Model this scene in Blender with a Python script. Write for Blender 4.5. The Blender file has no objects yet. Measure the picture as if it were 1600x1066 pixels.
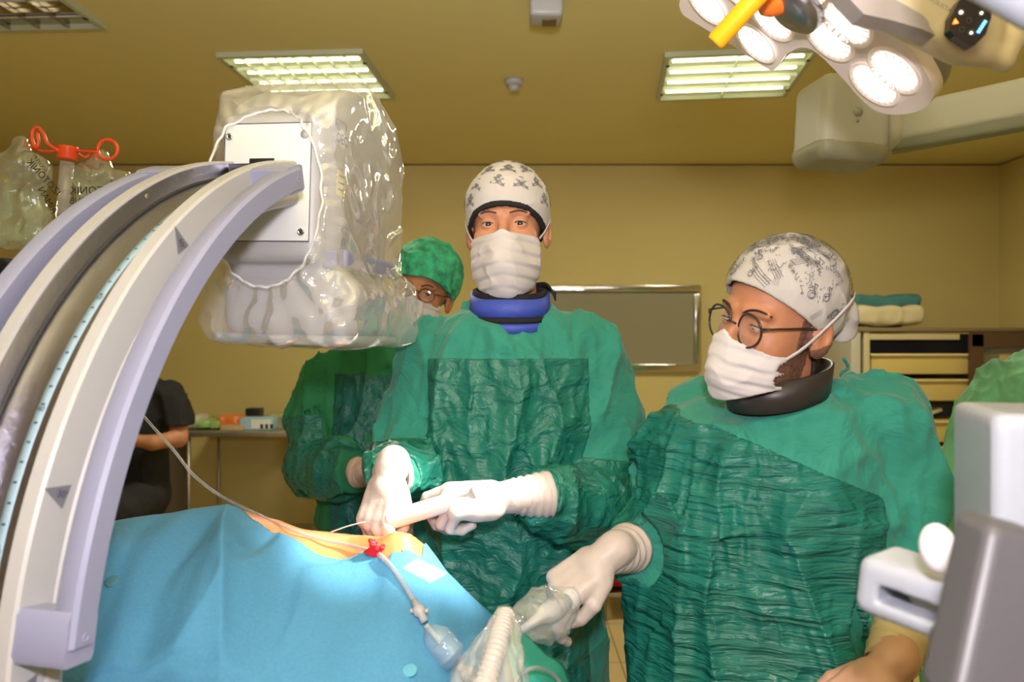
import bpy, math, random
import numpy as np
import openvdb as vdb
from mathutils import Vector
R = math.radians
F = 1245.0                       # focal length in pixels of the 1600 px frame
CAM = np.array([0.0, 0.0, 1.42])

# ------------------------------------------------------------------ camera, light, exposure
sc = bpy.context.scene
cd = bpy.data.cameras.new('camera'); cam = bpy.data.objects.new('camera', cd)
sc.collection.objects.link(cam)
cam.location = CAM; cam.rotation_euler = (R(90), 0, 0)
cd.sensor_width = 36; cd.lens = 36 * F / 1600; cd.clip_start = .05
cd.dof.use_dof = True; cd.dof.focus_distance = 1.5; cd.dof.aperture_fstop = 4.5
sc.camera = cam
sc.view_settings.view_transform = 'Standard'; sc.view_settings.look = 'None'
sc.view_settings.exposure = -0.08; sc.view_settings.gamma = 1
w = bpy.data.worlds.new('world'); sc.world = w; w.use_nodes = True
w.node_tree.nodes['Background'].inputs[0].default_value = (.9, .8, .55, 1)
w.node_tree.nodes['Background'].inputs[1].default_value = .02

def area(name, loc, target, size, power, color, spread=None):
    l = bpy.data.lights.new(name, 'AREA'); l.size = size; l.energy = power; l.color = color
    if spread: l.spread = R(spread)
    o = bpy.data.objects.new(name, l); sc.collection.objects.link(o); o.location = loc
    o.rotation_euler = (Vector(target) - Vector(loc)).to_track_quat('-Z', 'Y').to_euler()
    return o
CEIL = 2.61
# the flash on top of the camera, the two lit ceiling panels in view, and added fill lights behind the camera
area('camera_flash', (0.03, -.02, 1.60), (0, 1.6, 1.25), .07, 17.0, (1, .92, .97))
area('ceiling_bounce_fill', (0, -.6, 1.6), (.1, .3, 2.9), .15, 56, (1, .98, .93), 110)  # added fill aimed upward to brighten the ceiling
area('fill_light_behind', (-.9, -1.5, CEIL - .03), (-.5, .3, 0.6), .8, 16, (.95, .93, 1))  # added frontal fill from behind the camera, no fitting modelled
area('fill_light_behind_right', (1.0, -1.4, CEIL - .03), (.6, .4, .6), .8, 15, (.95, .93, 1))  # added frontal fill, right-hand partner of the one above
area('panel_light_right', (1.62, 3.6 - .02, CEIL - .03), (1.62, 3.6, 0), .5, 27, (1, .94, .70))
area('panel_light_left', (-.93, 3.5, CEIL - .03), (-.93, 3.5, 0), .5, 27, (1, .94, .70))
def spot(name, loc, target, power, angle, color, blend=.6, r=.04):
    l = bpy.data.lights.new(name, 'SPOT'); l.energy = power; l.spot_size = R(angle); l.spot_blend = blend
    l.color = color; l.shadow_soft_size = r
    o = bpy.data.objects.new(name, l); sc.collection.objects.link(o); o.location = loc
    o.rotation_euler = (Vector(target) - Vector(loc)).to_track_quat('-Z', 'Y').to_euler()
spot('surgical_beam', (.43, 1.16, 1.78), (-.17, 1.37, 1.10), 170, 22, (1, .93, .84))

# ------------------------------------------------------------------ helpers
def W(px, py, d):
    return np.array([(px - 800) / F * d, d, CAM[2] + (533 - py) / F * d])
def nrm(v):
    v = np.asarray(v, float); return v / np.linalg.norm(v)
_rng = np.random.default_rng(7)
_G = _rng.normal(size=(256, 3)); _G /= np.linalg.norm(_G, axis=1)[:, None]
_Pm = _rng.permutation(256)
def noise(P, s=0):
    P = np.asarray(P, float) + s * 13.37
    i = np.floor(P).astype(np.int64); f = P - i; u = f * f * f * (f * (f * 6 - 15) + 10)
    out = np.zeros(len(P))
    for dx in (0, 1):
        wx = u[:, 0] if dx else 1 - u[:, 0]; hx = _Pm[(i[:, 0] + dx) & 255]
        for dy in (0, 1):
            wy = u[:, 1] if dy else 1 - u[:, 1]; hy = _Pm[(hx + i[:, 1] + dy) & 255]
            for dz in (0, 1):
                wz = u[:, 2] if dz else 1 - u[:, 2]; g = _G[_Pm[(hy + i[:, 2] + dz) & 255]]
                out += wx * wy * wz * ((f[:, 0] - dx) * g[:, 0] + (f[:, 1] - dy) * g[:, 1] + (f[:, 2] - dz) * g[:, 2])
    return out
def ridge(P, s=0):                 # sharp crease lines, 1 on the crease
    return np.clip(1 - np.abs(noise(P, s)) * 3.2, 0, 1) ** 2
def warp(P, fr, a, s=0):
    return P + a * np.c_[noise(P * fr, s + 1), noise(P * fr, s + 2), noise(P * fr, s + 3)]

# signed distances: P is (N,3)
def s_ball(P, c, r): return np.linalg.norm(P - c, axis=1) - r
def s_ell(P, c, r, M=None):
    q = P - np.asarray(c)
    if M is not None: q = q @ np.asarray(M).T       # rows of M = axes
    r = np.asarray(r, float)
    k0 = np.linalg.norm(q / r, axis=1); k1 = np.linalg.norm(q / r ** 2, axis=1)
    return k0 * (k0 - 1) / np.maximum(k1, 1e-9)
def s_cap(P, a, b, ra, rb=None):
    rb = ra if rb is None else rb
    a = np.asarray(a, float); b = np.asarray(b, float); ab = b - a
    t = np.clip((P - a) @ ab / (ab @ ab + 1e-12), 0, 1)
    return np.linalg.norm(P - a - t[:, None] * ab, axis=1) - (ra + (rb - ra) * t)
def s_box(P, c, hs, r=0., M=None):
    q = P - np.asarray(c)
    if M is not None: q = q @ np.asarray(M).T
    q = np.abs(q) - (np.asarray(hs) - r)
    return np.linalg.norm(np.maximum(q, 0), axis=1) + np.minimum(q.max(axis=1), 0) - r
def smin(a, b, k):
    h = np.clip(.5 + .5 * (b - a) / k, 0, 1); return b + (a - b) * h - k * h * (1 - h)
def smax(a, b, k): return -smin(-a, -b, k)
def s_chain(P, pts, rs, k=0):
    d = None
    for i in range(len(pts) - 1):
        e = s_cap(P, pts[i], pts[i + 1], rs[i], rs[i + 1])
        d = e if d is None else (smin(d, e, k) if k else np.minimum(d, e))
    return d
def sdf_mesh(f, lo, hi, h, amp=0.0, B=8):
    lo = np.asarray(lo, float); hi = np.asarray(hi, float)
    nb = np.ceil((hi - lo) / (h * B)).astype(int) + 1
    bi = np.stack(np.meshgrid(*[np.arange(n) for n in nb], indexing='ij'), -1).reshape(-1, 3)
    cen = lo + (bi * B + (B - 1) / 2) * h
    dc = f(cen); rad = math.sqrt(3) / 2 * B * h
    act = np.abs(dc) < rad * 1.35 + amp
    arr = np.repeat(np.repeat(np.repeat(np.where(dc > 0, 3 * h, -3 * h).reshape(nb), B, 0), B, 1), B, 2).astype(np.float32)
    loc = np.stack(np.meshgrid(*[np.arange(B)] * 3, indexing='ij'), -1).reshape(-1, 3)
    idx = bi[act]
    for s in range(0, len(idx), 600):
        g = (idx[s:s + 600, None, :] * B + loc[None]).reshape(-1, 3)
        arr[g[:, 0], g[:, 1], g[:, 2]] = np.clip(f(lo + g * h), -3 * h, 3 * h)
    for ax in range(3):
        sl = [slice(None)] * 3
        for e in (0, -1):
            sl[ax] = e; arr[tuple(sl)] = np.maximum(arr[tuple(sl)], h * .5)
    g = vdb.FloatGrid(3 * h); g.copyFromArray(arr)
    p, q = g.convertToQuads(0.0)
    return np.asarray(p, float) * h + lo, [tuple(int(x) for x in r[::-1]) for r in q]

# objects
_base = {}
def thing(name, label, cat, loc=(0, 0, 0), group=None):
    o = bpy.data.objects.new(name, None); sc.collection.objects.link(o)
    o.empty_display_size = .05; o.location = loc; _base[o.name] = np.array(loc, float)
    return tag(o, label, cat, group)
def tag(o, label=None, cat=None, group=None, kind=None):
    if label: o['label'] = label
    if cat: o['category'] = cat
    if group: o['group'] = group
    if kind: o['kind'] = kind
    return o
def obj(name, vf, mat, parent=None, smooth=True, label=None, mats=None, midx=None, crease=None):
    v, f = vf; v = np.asarray(v, float)
    b = _base[parent.name] if parent is not None else (v.min(0) + v.max(0)) / 2 * [1, 1, 0] + [0, 0, v[:, 2].min()]
    me = bpy.data.meshes.new(name); me.from_pydata((v - b).tolist(), [], f)
    me.materials.append(mat)
    for m in mats or []: me.materials.append(m)
    if midx is not None: me.polygons.foreach_set('material_index', midx)
    if smooth:
        me.polygons.foreach_set('use_smooth', [True] * len(me.polygons))
        if smooth != 1 or crease: me.set_sharp_from_angle(angle=R(crease or 35))
    me.update()
    o = bpy.data.objects.new(name, me); sc.collection.objects.link(o)
    if parent is None: o.location = b
    else: o.parent = parent
    _base[o.name] = b
    if label: o['label'] = label
    return o
def join(*ms):
    V = []; Fs = []; n = 0
    for v, f in ms:
        V.append(np.asarray(v, float)); Fs += [tuple(i + n for i in q) for q in f]; n += len(v)
    return np.concatenate(V), Fs
def box(c, s, M=None, b=0.0):          # full sizes; b = bevel
    c = np.asarray(c, float); hx = np.asarray(s, float) / 2
    if b <= 0:
        v = np.array([[x, y, z] for x in (-1, 1) for y in (-1, 1) for z in (-1, 1)]) * hx
        f = [(0, 1, 3, 2), (4, 6, 7, 5), (0, 4, 5, 1), (2, 3, 7, 6), (0, 2, 6, 4), (1, 5, 7, 3)]
    else:
        import bmesh
        bm = bmesh.new(); bmesh.ops.create_cube(bm, size=1)
        for q in bm.verts: q.co = Vector((q.co.x * s[0], q.co.y * s[1], q.co.z * s[2]))
        bmesh.ops.bevel(bm, geom=bm.edges[:], offset=b, segments=3, affect='EDGES', profile=.5)
        bm.verts.ensure_lookup_table()
        v = np.array([tuple(q.co) for q in bm.verts]); f = [tuple(q.index for q in p.verts) for p in bm.faces]; bm.free()
    if M is not None: v = v @ np.asarray(M)
    return v + c, f
def frame_of(d, up=(0, 0, 1)):
    d = nrm(d); a = np.cross(up, d)
    if np.linalg.norm(a) < 1e-4: a = np.cross((1, 0, 0), d)
    a = nrm(a); return a, np.cross(d, a), d
def tube(pts, r, n=12, cap=True, sy=1.0, up=(0, 0, 1)):
    pts = np.asarray(pts, float); r = np.broadcast_to(np.asarray(r, float), (len(pts),))
    V = []; Fc = []; a = None
    for i, p in enumerate(pts):
        t = pts[min(i + 1, len(pts) - 1)] - pts[max(i - 1, 0)]
        if np.linalg.norm(t) < 1e-9: t = np.array([0, 0, 1.])
        t = nrm(t)
        if a is None: a, b, _ = frame_of(t, up)
        a = nrm(a - t * (a @ t)); b = np.cross(t, a)
        for k in range(n):
            q = 2 * math.pi * k / n; V.append(p + r[i] * (math.cos(q) * a + math.sin(q) * b * sy))
    for i in range(len(pts) - 1):
        for k in range(n):
            Fc.append((i * n + k, i * n + (k + 1) % n, (i + 1) * n + (k + 1) % n, (i + 1) * n + k))
    if cap:
        Fc.append(tuple(range(n - 1, -1, -1))); Fc.append(tuple(range((len(pts) - 1) * n, len(pts) * n)))
    return np.array(V), Fc
def spline(pts, n=8):
    pts = [np.asarray(p, float) for p in pts]; P = [2 * pts[0] - pts[1]] + pts + [2 * pts[-1] - pts[-2]]; out = []
    for i in range(1, len(P) - 2):
        for k in range(n):
            t = k / n; a, b, c, d = P[i - 1:i + 3]
            out.append(.5 * (2 * b + (c - a) * t + (2 * a - 5 * b + 4 * c - d) * t * t + (3 * b - a - 3 * c + d) * t ** 3))
    out.append(pts[-1]); return np.array(out)
def sweep(path_fn, prof, ts, closed_prof=True, cap=True):   # path_fn(t, a, b) -> point
    V = []; n = len(prof); Fc = []
    for t in ts:
        for a, b in prof: V.append(path_fn(t, a, b))
    for i in range(len(ts) - 1):
        for k in range(n if closed_prof else n - 1):
            Fc.append((i * n + k, i * n + (k + 1) % n, (i + 1) * n + (k + 1) % n, (i + 1) * n + k))
    if cap and closed_prof:
        Fc.append(tuple(range(n - 1, -1, -1))); Fc.append(tuple(range((len(ts) - 1) * n, len(ts) * n)))
    return np.array(V), Fc
def prism(poly, M, o, z0, z1):         # 2D outline in axes M[0],M[1] at o, extruded along M[2]
    M = np.asarray(M); n = len(poly)
    V = [o + a * M[0] + b * M[1] + z * M[2] for z in (z0, z1) for a, b in poly]
    Fc = [tuple(range(n - 1, -1, -1)), tuple(range(n, 2 * n))] + [(k, (k + 1) % n, n + (k + 1) % n, n + k) for k in range(n)]
    return np.array(V), Fc
def lathe(prof, o, ax, n=32):          # prof: (radius, height)
    a, b, d = frame_of(ax); V = []; Fc = []
    for r, z in prof:
        for k in range(n):
            q = 2 * math.pi * k / n; V.append(np.asarray(o) + r * (math.cos(q) * a + math.sin(q) * b) + z * d)
    for i in range(len(prof) - 1):
        for k in range(n): Fc.append((i * n + k, i * n + (k + 1) % n, (i + 1) * n + (k + 1) % n, (i + 1) * n + k))
    Fc.append(tuple(range(n - 1, -1, -1))); Fc.append(tuple(range((len(prof) - 1) * n, len(prof) * n)))
    return np.array(V), Fc
def text2d(s, size):
    c = bpy.data.curves.new('t', 'FONT'); c.body = s; c.size = size; c.align_x = 'CENTER'; c.align_y = 'CENTER'
    c.fill_mode = 'FRONT'; c.resolution_u = 3
    o = bpy.data.objects.new('t', c); sc.collection.objects.link(o)
    dg = bpy.context.evaluated_depsgraph_get(); dg.update()
    m = o.evaluated_get(dg).to_mesh()
    v = np.array([tuple(q.co)[:2] for q in m.vertices]).reshape(-1, 2); f = [tuple(p.vertices) for p in m.polygons]
    bpy.data.objects.remove(o); bpy.data.curves.remove(c)
    return v, f
def text_on(s, size, o, ax, ay, off=None):
    v, f = text2d(s, size); o = np.asarray(o)
    return np.array([o + a * np.asarray(ax) + b * np.asarray(ay) for a, b in v]), f

# materials
def mat(name, col, rough=.5, metal=0., bump=0., bscale=40., bstretch=(1, 1, 1), var=0., vscale=6., coat=0., spec=.5,
        trans=0., ior=1.45, alpha=1., emit=0., ecol=None, sheen=0., detail=6., sss=0., bdist=.01, bump2=0, b2scale=300, ntype=None):
    m = bpy.data.materials.new(name); m.use_nodes = True; nt = m.node_tree; p = nt.nodes['Principled BSDF']; N = nt.nodes.new; L = nt.links.new
    I = p.inputs; I['Base Color'].default_value = (*col, 1); I['Roughness'].default_value = rough; I['Metallic'].default_value = metal
    I['Coat Weight'].default_value = coat; I['Specular IOR Level'].default_value = spec; I['Transmission Weight'].default_value = trans
    I['IOR'].default_value = ior; I['Alpha'].default_value = alpha; I['Sheen Weight'].default_value = sheen
    if sss: I['Subsurface Weight'].default_value = sss; I['Subsurface Radius'].default_value = (.01, .004, .002); I['Subsurface Scale'].default_value = .5
    if emit: I['Emission Strength'].default_value = emit; I['Emission Color'].default_value = (*(ecol or col), 1)
    tc = N('ShaderNodeTexCoord'); mp = N('ShaderNodeMapping'); L(tc.outputs['Object'], mp.inputs[0]); mp.inputs['Scale'].default_value = bstretch
    last = None
    if bump:
        n = N('ShaderNodeTexNoise'); n.inputs['Scale'].default_value = bscale; n.inputs['Detail'].default_value = detail; n.inputs['Distortion'].default_value = .6
        if ntype: n.noise_type = ntype
        L(mp.outputs[0], n.inputs['Vector']); b = N('ShaderNodeBump'); b.inputs['Strength'].default_value = bump; b.inputs['Distance'].default_value = bdist
        L(n.outputs[0], b.inputs['Height']); L(b.outputs[0], I['Normal']); last = b
    if bump2:
        n = N('ShaderNodeTexNoise'); n.inputs['Scale'].default_value = b2scale; n.inputs['Detail'].default_value = 2
        L(tc.outputs['Object'], n.inputs['Vector']); b = N('ShaderNodeBump'); b.inputs['Strength'].default_value = bump2; b.inputs['Distance'].default_value = .001
        L(n.outputs[0], b.inputs['Height'])
        if last: L(last.outputs[0], b.inputs['Normal'])
        L(b.outputs[0], I['Normal'])
    if var:
        n = N('ShaderNodeTexNoise'); n.inputs['Scale'].default_value = vscale; n.inputs['Detail'].default_value = 5; L(tc.outputs['Object'], n.inputs['Vector'])
        r = N('ShaderNodeValToRGB'); r.color_ramp.elements[0].position = .3; r.color_ramp.elements[1].position = .7
        r.color_ramp.elements[0].color = (*[c * (1 - var) for c in col], 1); r.color_ramp.elements[1].color = (*[min(1, c * (1 + var)) for c in col], 1)
        L(n.outputs[0], r.inputs[0]); L(r.outputs[0], I['Base Color'])
    return m
def film(name, col=(1, 1, 1), haze=.12, gloss=.5, bump=.6, bscale=18, rough=.06, stretch=(1, 1, 1), bd=.01):    # thin clear plastic sheet
    m = bpy.data.materials.new(name); m.use_nodes = True; nt = m.node_tree; nt.nodes.clear(); N = nt.nodes.new; L = nt.links.new
    out = N('ShaderNodeOutputMaterial'); tr = N('ShaderNodeBsdfTransparent'); gl = N('ShaderNodeBsdfGlossy'); df = N('ShaderNodeBsdfDiffuse')
    gl.inputs['Roughness'].default_value = rough; df.inputs[0].default_value = (*col, 1); tr.inputs[0].default_value = (*[.5 + .5 * c for c in col], 1)
    tc = N('ShaderNodeTexCoord'); mp = N('ShaderNodeMapping'); mp.inputs['Scale'].default_value = stretch; L(tc.outputs['Object'], mp.inputs[0])
    n = N('ShaderNodeTexNoise'); n.inputs['Scale'].default_value = bscale; n.inputs['Detail'].default_value = 4; n.inputs['Distortion'].default_value = 1.2
    n.noise_type = 'RIDGED_MULTIFRACTAL'
    L(mp.outputs[0], n.inputs['Vector']); b = N('ShaderNodeBump'); b.inputs['Strength'].default_value = bump; b.inputs['Distance'].default_value = bd
    L(n.outputs[0], b.inputs['Height']); L(b.outputs[0], gl.inputs['Normal']); L(b.outputs[0], df.inputs['Normal'])
    m1 = N('ShaderNodeMixShader'); m1.inputs[0].default_value = haze; L(tr.outputs[0], m1.inputs[1]); L(df.outputs[0], m1.inputs[2])
    fr = N('ShaderNodeFresnel'); fr.inputs[0].default_value = 1.5; L(b.outputs[0], fr.inputs['Normal'])
    mu = N('ShaderNodeMath'); mu.operation = 'MULTIPLY_ADD'; mu.inputs[1].default_value = gloss * .22; mu.inputs[2].default_value = gloss * .055; mu.use_clamp = True
    L(fr.outputs[0], mu.inputs[0]); m2 = N('ShaderNodeMixShader'); L(mu.outputs[0], m2.inputs[0]); L(m1.outputs[0], m2.inputs[1]); L(gl.outputs[0], m2.inputs[2])
    L(m2.outputs[0], out.inputs[0]); return m
M = {}
M['wall'] = mat('wall_paint', (.60, .49, .20), .75, var=.04, vscale=1.2, bump2=.15, b2scale=120)
M['ceil'] = mat('ceiling_paint', (.74, .64, .29), .8, var=.03, vscale=1)
M['white'] = mat('white_plastic', (.44, .435, .45), .38, var=.015)
M['cream'] = mat('cream_plastic', (.46, .45, .44), .42)
M['lav'] = mat('lavender_plastic', (.27, .28, .42), .42)
M['steel'] = mat('brushed_steel', (.38, .37, .42), .34, 1., bump=.15, bscale=60, bstretch=(1, 1, 1))
M['chrome'] = mat('polished_steel', (.75, .75, .78), .12, 1., bump=.2, bscale=9)
M['dsteel'] = mat('dull_steel', (.42, .38, .30), .42, .85, var=.1)
M['black'] = mat('black_fabric', (.012, .011, .012), .85)
M['blackp'] = mat('black_plastic', (.02, .02, .022), .35)
M['print'] = mat('dark_print', (.03, .03, .035), .6)
M['greyprint'] = mat('grey_print', (.12, .12, .13), .6)
M['gown'] = mat('green_cotton', (.024, .25, .185), .80, bump=.8, bscale=9, bdist=.03, detail=5, var=.06, vscale=9, sheen=.15, bump2=.3, b2scale=900)
M['satin'] = mat('green_coated_cloth', (.014, .165, .120), .34, bump=.9, bscale=16, bdist=.022, bstretch=(1, 1, 1.7), var=.12, vscale=14, detail=8, spec=.55, bump2=.4, b2scale=140)
M['satin_h'] = mat('green_coated_cloth_rippled', (.012, .165, .130), .32, bump=.9, bscale=7, bdist=.03, bstretch=(1, 1, 8), var=.12, vscale=14, detail=6, spec=.55, bump2=.35, b2scale=120)
M['skin'] = mat('skin', (.56, .25, .145), .5, sss=.12, var=.1, vscale=30, bump2=.3, b2scale=500)
M['skin2'] = mat('tan_skin', (.47, .20, .10), .5, sss=.1, var=.1, vscale=30, bump2=.3, b2scale=500)
M['glove'] = mat('latex_glove', (.54, .46, .43), .42, sss=.05, bump=.3, bscale=50, bdist=.004)
M['glove_t'] = mat('cream_latex', (.62, .50, .30), .42, bump=.3, bscale=50, bdist=.004)
M['mask'] = mat('white_mask_fleece', (.60, .555, .56), .8, bump=.12, bscale=28)
M['blue'] = mat('blue_lead_collar', (.05, .085, .46), .55, bump=.3, bscale=20)
M['drape'] = mat('blue_drape_fleece', (.080, .29, .50), .8, bump=.5, bscale=6, detail=5, var=.05, vscale=200, bdist=.02, bump2=.4, b2scale=500)
M['gdrape'] = mat('green_drape_fleece', (.03, .36, .28), .75, bump=.3, bscale=12, bdist=.01)
M['pskin'] = mat('iodine_stained_skin', (.66, .24, .09), .45, var=.2, vscale=9, sss=.1)
M['red'] = mat('red_plastic', (.72, .01, .02), .3)
M['redc'] = mat('red_cloth', (.42, .01, .015), .8, bump=.4, bscale=20)
M['orange'] = mat('orange_red_plastic', (.80, .085, .02), .35)
M['amber'] = mat('orange_handle_plastic', (.95, .36, .01), .35)
M['bag'] = film('clear_cover_film', haze=.20, gloss=1.3, bump=1.0, bscale=9, bd=.02)
M['clear'] = film('clear_plastic', haze=.14, gloss=.9, bump=.35, bscale=22)
M['fluid'] = film('fluid_bag_film', (.85, .9, .75), haze=.13, gloss=1.4, bump=1.0, bscale=12, bd=.02)
M['tubing'] = film('clear_tubing', (.62, .63, .66), haze=.30, gloss=.6, bump=0.0)
M['yellow'] = mat('cream_drawer_plastic', (.62, .48, .16), .5)
M['brown'] = mat('dark_brown_frame', (.10, .055, .03), .4)
M['greyw'] = mat('grey_foreground_plastic', (.075, .07, .078), .45)
M['bright'] = mat('bright_white_enamel', (.34, .36, .42), .35)
M['hair'] = mat('dark_hair', (.02, .013, .01), .6, bump=.6, bscale=200, bdist=.003)
M['glass'] = film('lens_glass', haze=.03, gloss=.8, bump=0.0, rough=.02)

# ------------------------------------------------------------------ the room
X0, X1, Y0, Y1 = -3.3, 3.3, -2.2, 5.4
def structure(name, c, s, m, rot=None):
    o = obj(name, box(c, s), m, smooth=False); o['kind'] = 'structure'; return o
fm = mat('vinyl_floor', (.52, .40, .19), .35, var=.06, vscale=3)
def tile_lines(m, size):
    nt = m.node_tree; p = nt.nodes['Principled BSDF']; src = p.inputs['Base Color'].links[0].from_socket
    tc = nt.nodes.new('ShaderNodeTexCoord'); b = nt.nodes.new('ShaderNodeTexBrick'); b.offset = 0
    b.inputs['Scale'].default_value = 1; b.inputs['Brick Width'].default_value = size; b.inputs['Row Height'].default_value = size
    b.inputs['Mortar Size'].default_value = .003; b.inputs['Color2'].default_value = (.5, .5, .5, 1); b.inputs['Mortar'].default_value = (.20, .14, .06, 1)
    nt.links.new(tc.outputs['Object'], b.inputs['Vector']); nt.links.new(src, b.inputs['Color1']); nt.links.new(src, b.inputs['Color2'])
    nt.links.new(b.outputs[0], p.inputs['Base Color'])
tile_lines(fm, .48)
cx, cy = (X0 + X1) / 2, (Y0 + Y1) / 2
structure('floor', (cx, cy, -.05), (X1 - X0 + .4, Y1 - Y0 + .4, .1), fm)
structure('ceiling', (cx, cy, CEIL + .06), (X1 - X0 + .4, Y1 - Y0 + .4, .1), M['ceil'])
structure('wall_back', (cx, Y1 + .05, 1.3), (X1 - X0, .1, 2.62), M['wall'])
structure('wall_front', (cx, Y0 - .05, 1.3), (X1 - X0, .1, 2.62), M['wall'])
structure('wall_left', (X0 - .05, cy, 1.3), (.1, Y1 - Y0 + .2, 2.62), M['wall'])
structure('wall_right', (X1 + .05, cy, 1.3), (.1, Y1 - Y0 + .2, 2.62), M['wall'])
structure('baseboard_back', (cx, Y1 - .008, .05), (X1 - X0, .016, .10), M['dsteel'])

# ceiling light fittings: frame, reflector tray, louvre, four tubes
tube_on = mat('lit_fluorescent_tube', (1, 1, .8), .5, emit=9, ecol=(1, 1, .66))
tube_off = mat('unlit_fluorescent_tube', (.5, .48, .42), .3)
louv = mat('louvre_lit_tone', (.80, .84, .62), .35)  # whitened non-metal, so the tubes' light is partly put into the colour
louv_off = mat('louvre_unlit_tone', (.50, .46, .36), .2, 1.)  # darker copy of the louvre for the unlit fitting
frm = mat('light_frame_enamel', (.50, .52, .36), .5)
def ceiling_light(x, y, rot, on, label, cells=4):
    t = thing('ceiling_light', label, 'ceiling light', (x, y, CEIL + .01), 'recessed ceiling lights' if on else None)
    z = CEIL + .01; s = .30; pcs = []
    for sx, sy, lx, ly in ((0, 1, .62, .02), (0, -1, .62, .02), (1, 0, .02, .58), (-1, 0, .02, .58)):
        pcs.append(box((x + sx * s, y + sy * s, z - .010), (lx, ly, .022)))
    obj('frame', join(*pcs), frm, t, False)
    obj('tray', box((x, y, z - .0005), (.58, .58, .002)), louv if on else louv_off, t, False)
    for k in range(4):
        yy = y - .21 + k * .14
        obj('lamp_tube', tube([(x - .27, yy, z - .006), (x + .27, yy, z - .006)], .0045 if on else .004, 8), tube_on if on else tube_off, t)
    pcs = [box((x - .29 + .58 * k / cells, y, z - .012), (.003, .58, .016)) for k in range(1, cells)] if cells > 1 else []
    pcs += [box((x, y - .14 + k * .14, z - .012), (.58, .004, .016)) for k in range(3)]
    obj('louvre', join(*pcs), louv if on else louv_off, t, False)
    for a in (-.29, .29):
        for b in (-.2, .2): obj('clip', box((x + a, y + b, z - .022), (.014, .02, .003)), M['blackp'], t, False)
    t.rotation_euler = (0, 0, R(rot)); return t
ceiling_light(-.90, 3.60, -4, True, 'lit square recessed ceiling light above the wrapped x-ray head, with a gridded louvre', 8)
ceiling_light(.98, 3.58, -7, True, 'lit square recessed ceiling light beside the surgical lamp, showing four bright tubes', 2)
ceiling_light(-1.86, 2.73, -3, False, 'unlit square recessed ceiling light in the top left corner', 5)

p = W(803, 128, 3.66)
t = thing('smoke_detector', 'small round white smoke detector on the ceiling', 'smoke detector', (p[0], p[1], CEIL + .01))
obj('base', lathe([(.042, .01), (.045, .0), (.040, -.012), (.03, -.018)], (p[0], p[1], CEIL), (0, 0, 1)), M['white'], t)
obj('sensor_cap', lathe([(.026, 0), (.027, -.02), (.018, -.030), (0.004, -.031)], (p[0], p[1], CEIL - .012), (0, 0, 1)), M['cream'], t)
p = W(853, 0, 2.82)
t = thing('motion_sensor', 'white ceiling sensor with a brown window at the top edge', 'sensor', (p[0], p[1], CEIL + .01))
obj('housing', box((p[0], p[1], CEIL - .024), (.115, .11, .065), b=.014), M['white'], t)
obj('window', box((p[0] + .012, p[1] + .01, CEIL - .058), (.05, .06, .008), b=.002), mat('sensor_window', (.16, .09, .03), .3), t)

# steel framed board on the back wall
t = thing('wall_board', 'grey board in a polished steel frame on the back wall behind the surgeons', 'board', (.72, 5.38, 1.19))
z0, z1, x0, x1 = 1.215, 1.795, .10, 1.272
yb = 5.375
for c, s in (((.686, yb, z1 - .02), (x1 - x0, .05, .046)), ((.686, yb, z0 + .025), (x1 - x0, .05, .052)), ((x0 + .02, yb, 1.5), (.044, .05, z1 - z0 - .1)), ((x1 - .022, yb, 1.5), (.046, .05, z1 - z0 - .1))):
    obj('frame_rail', box(c, s, b=.006), M['chrome'], t)
obj('panel', box((.686, 5.388, 1.505), (x1 - x0 - .05, .02, z1 - z0 - .05)), mat('grey_board', (.27, .24, .14), .45), t, False)

# side table on the left with packages
def trolley(name, label, cat, x0, x1, y0, y1, z, shelves, m, leg=.012, zleg=0.0):
    t = thing(name, label, cat, ((x0 + x1) / 2, (y0 + y1) / 2, 0))
    obj('top', box(((x0 + x1) / 2, (y0 + y1) / 2, z - .015), (x1 - x0, y1 - y0, .03), b=.004), m, t)
    for a in (x0 + .05, x1 - .03):
        for b in (y0 + .03, y1 - .03): obj('leg', tube([(a, b, 0), (a, b, z - .029)], leg, 12), m, t)
    for s in shelves: obj('shelf', box(((x0 + x1) / 2, (y0 + y1) / 2, s), (x1 - x0 - .06, y1 - y0 - .04, .02), b=.003), m, t)
    return t
TZ = .878
t = trolley('side_table', 'long steel side table against the back wall left of the surgeons', 'table', -1.99, -1.12, 4.75, 5.30, TZ, [.2], M['dsteel'])
obj('back_rim', box((-1.555, 5.295, TZ + .02), (.87, .01, .04)), M['dsteel'], t, False)
def crumple(c, s, seed, m, name, label, cat, h=.006, amp=.012, fr=18, group=None):
    c = np.asarray(c, float); s = np.asarray(s, float)
    f = lambda P: s_box(P, c, s / 2, min(s) * .28) + amp * noise(P * fr, seed) - amp * .5 * ridge(P * fr * .7, seed + 5)
    o = obj(name, sdf_mesh(f, c - s / 2 - .03, c + s / 2 + .03, h, amp), m)
    v = np.array([q.co for q in o.data.vertices]); dz = (c[2] - s[2] / 2) - (v[:, 2].min() + o.location.z); o.location.z += dz
    tag(o, label, cat, group); return o
def at_table(px, w_, hh, d=4.95, y=None): return np.array([(px - 800) / F * d, d, TZ + hh / 2])
crumple(at_table(302, 0, .07), (.14, .2, .07), 1, mat('wrapped_paper', (.55, .5, .42), .7), 'paper_wrapped_pack', 'crumpled white paper pack at the left end of the side table', 'pack')
crumple(at_table(330, 0, .045), (.17, .2, .045), 2, mat('green_film_pack', (.33, .52, .17), .35), 'green_packet', 'light green sealed packet lying flat on the side table', 'packet')
crumple(at_table(363, 0, .07), (.14, .16, .07), 3, mat('orange_wrap', (.72, .20, .05), .35), 'orange_bag', 'crumpled orange plastic bag on the side table', 'bag')
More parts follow.
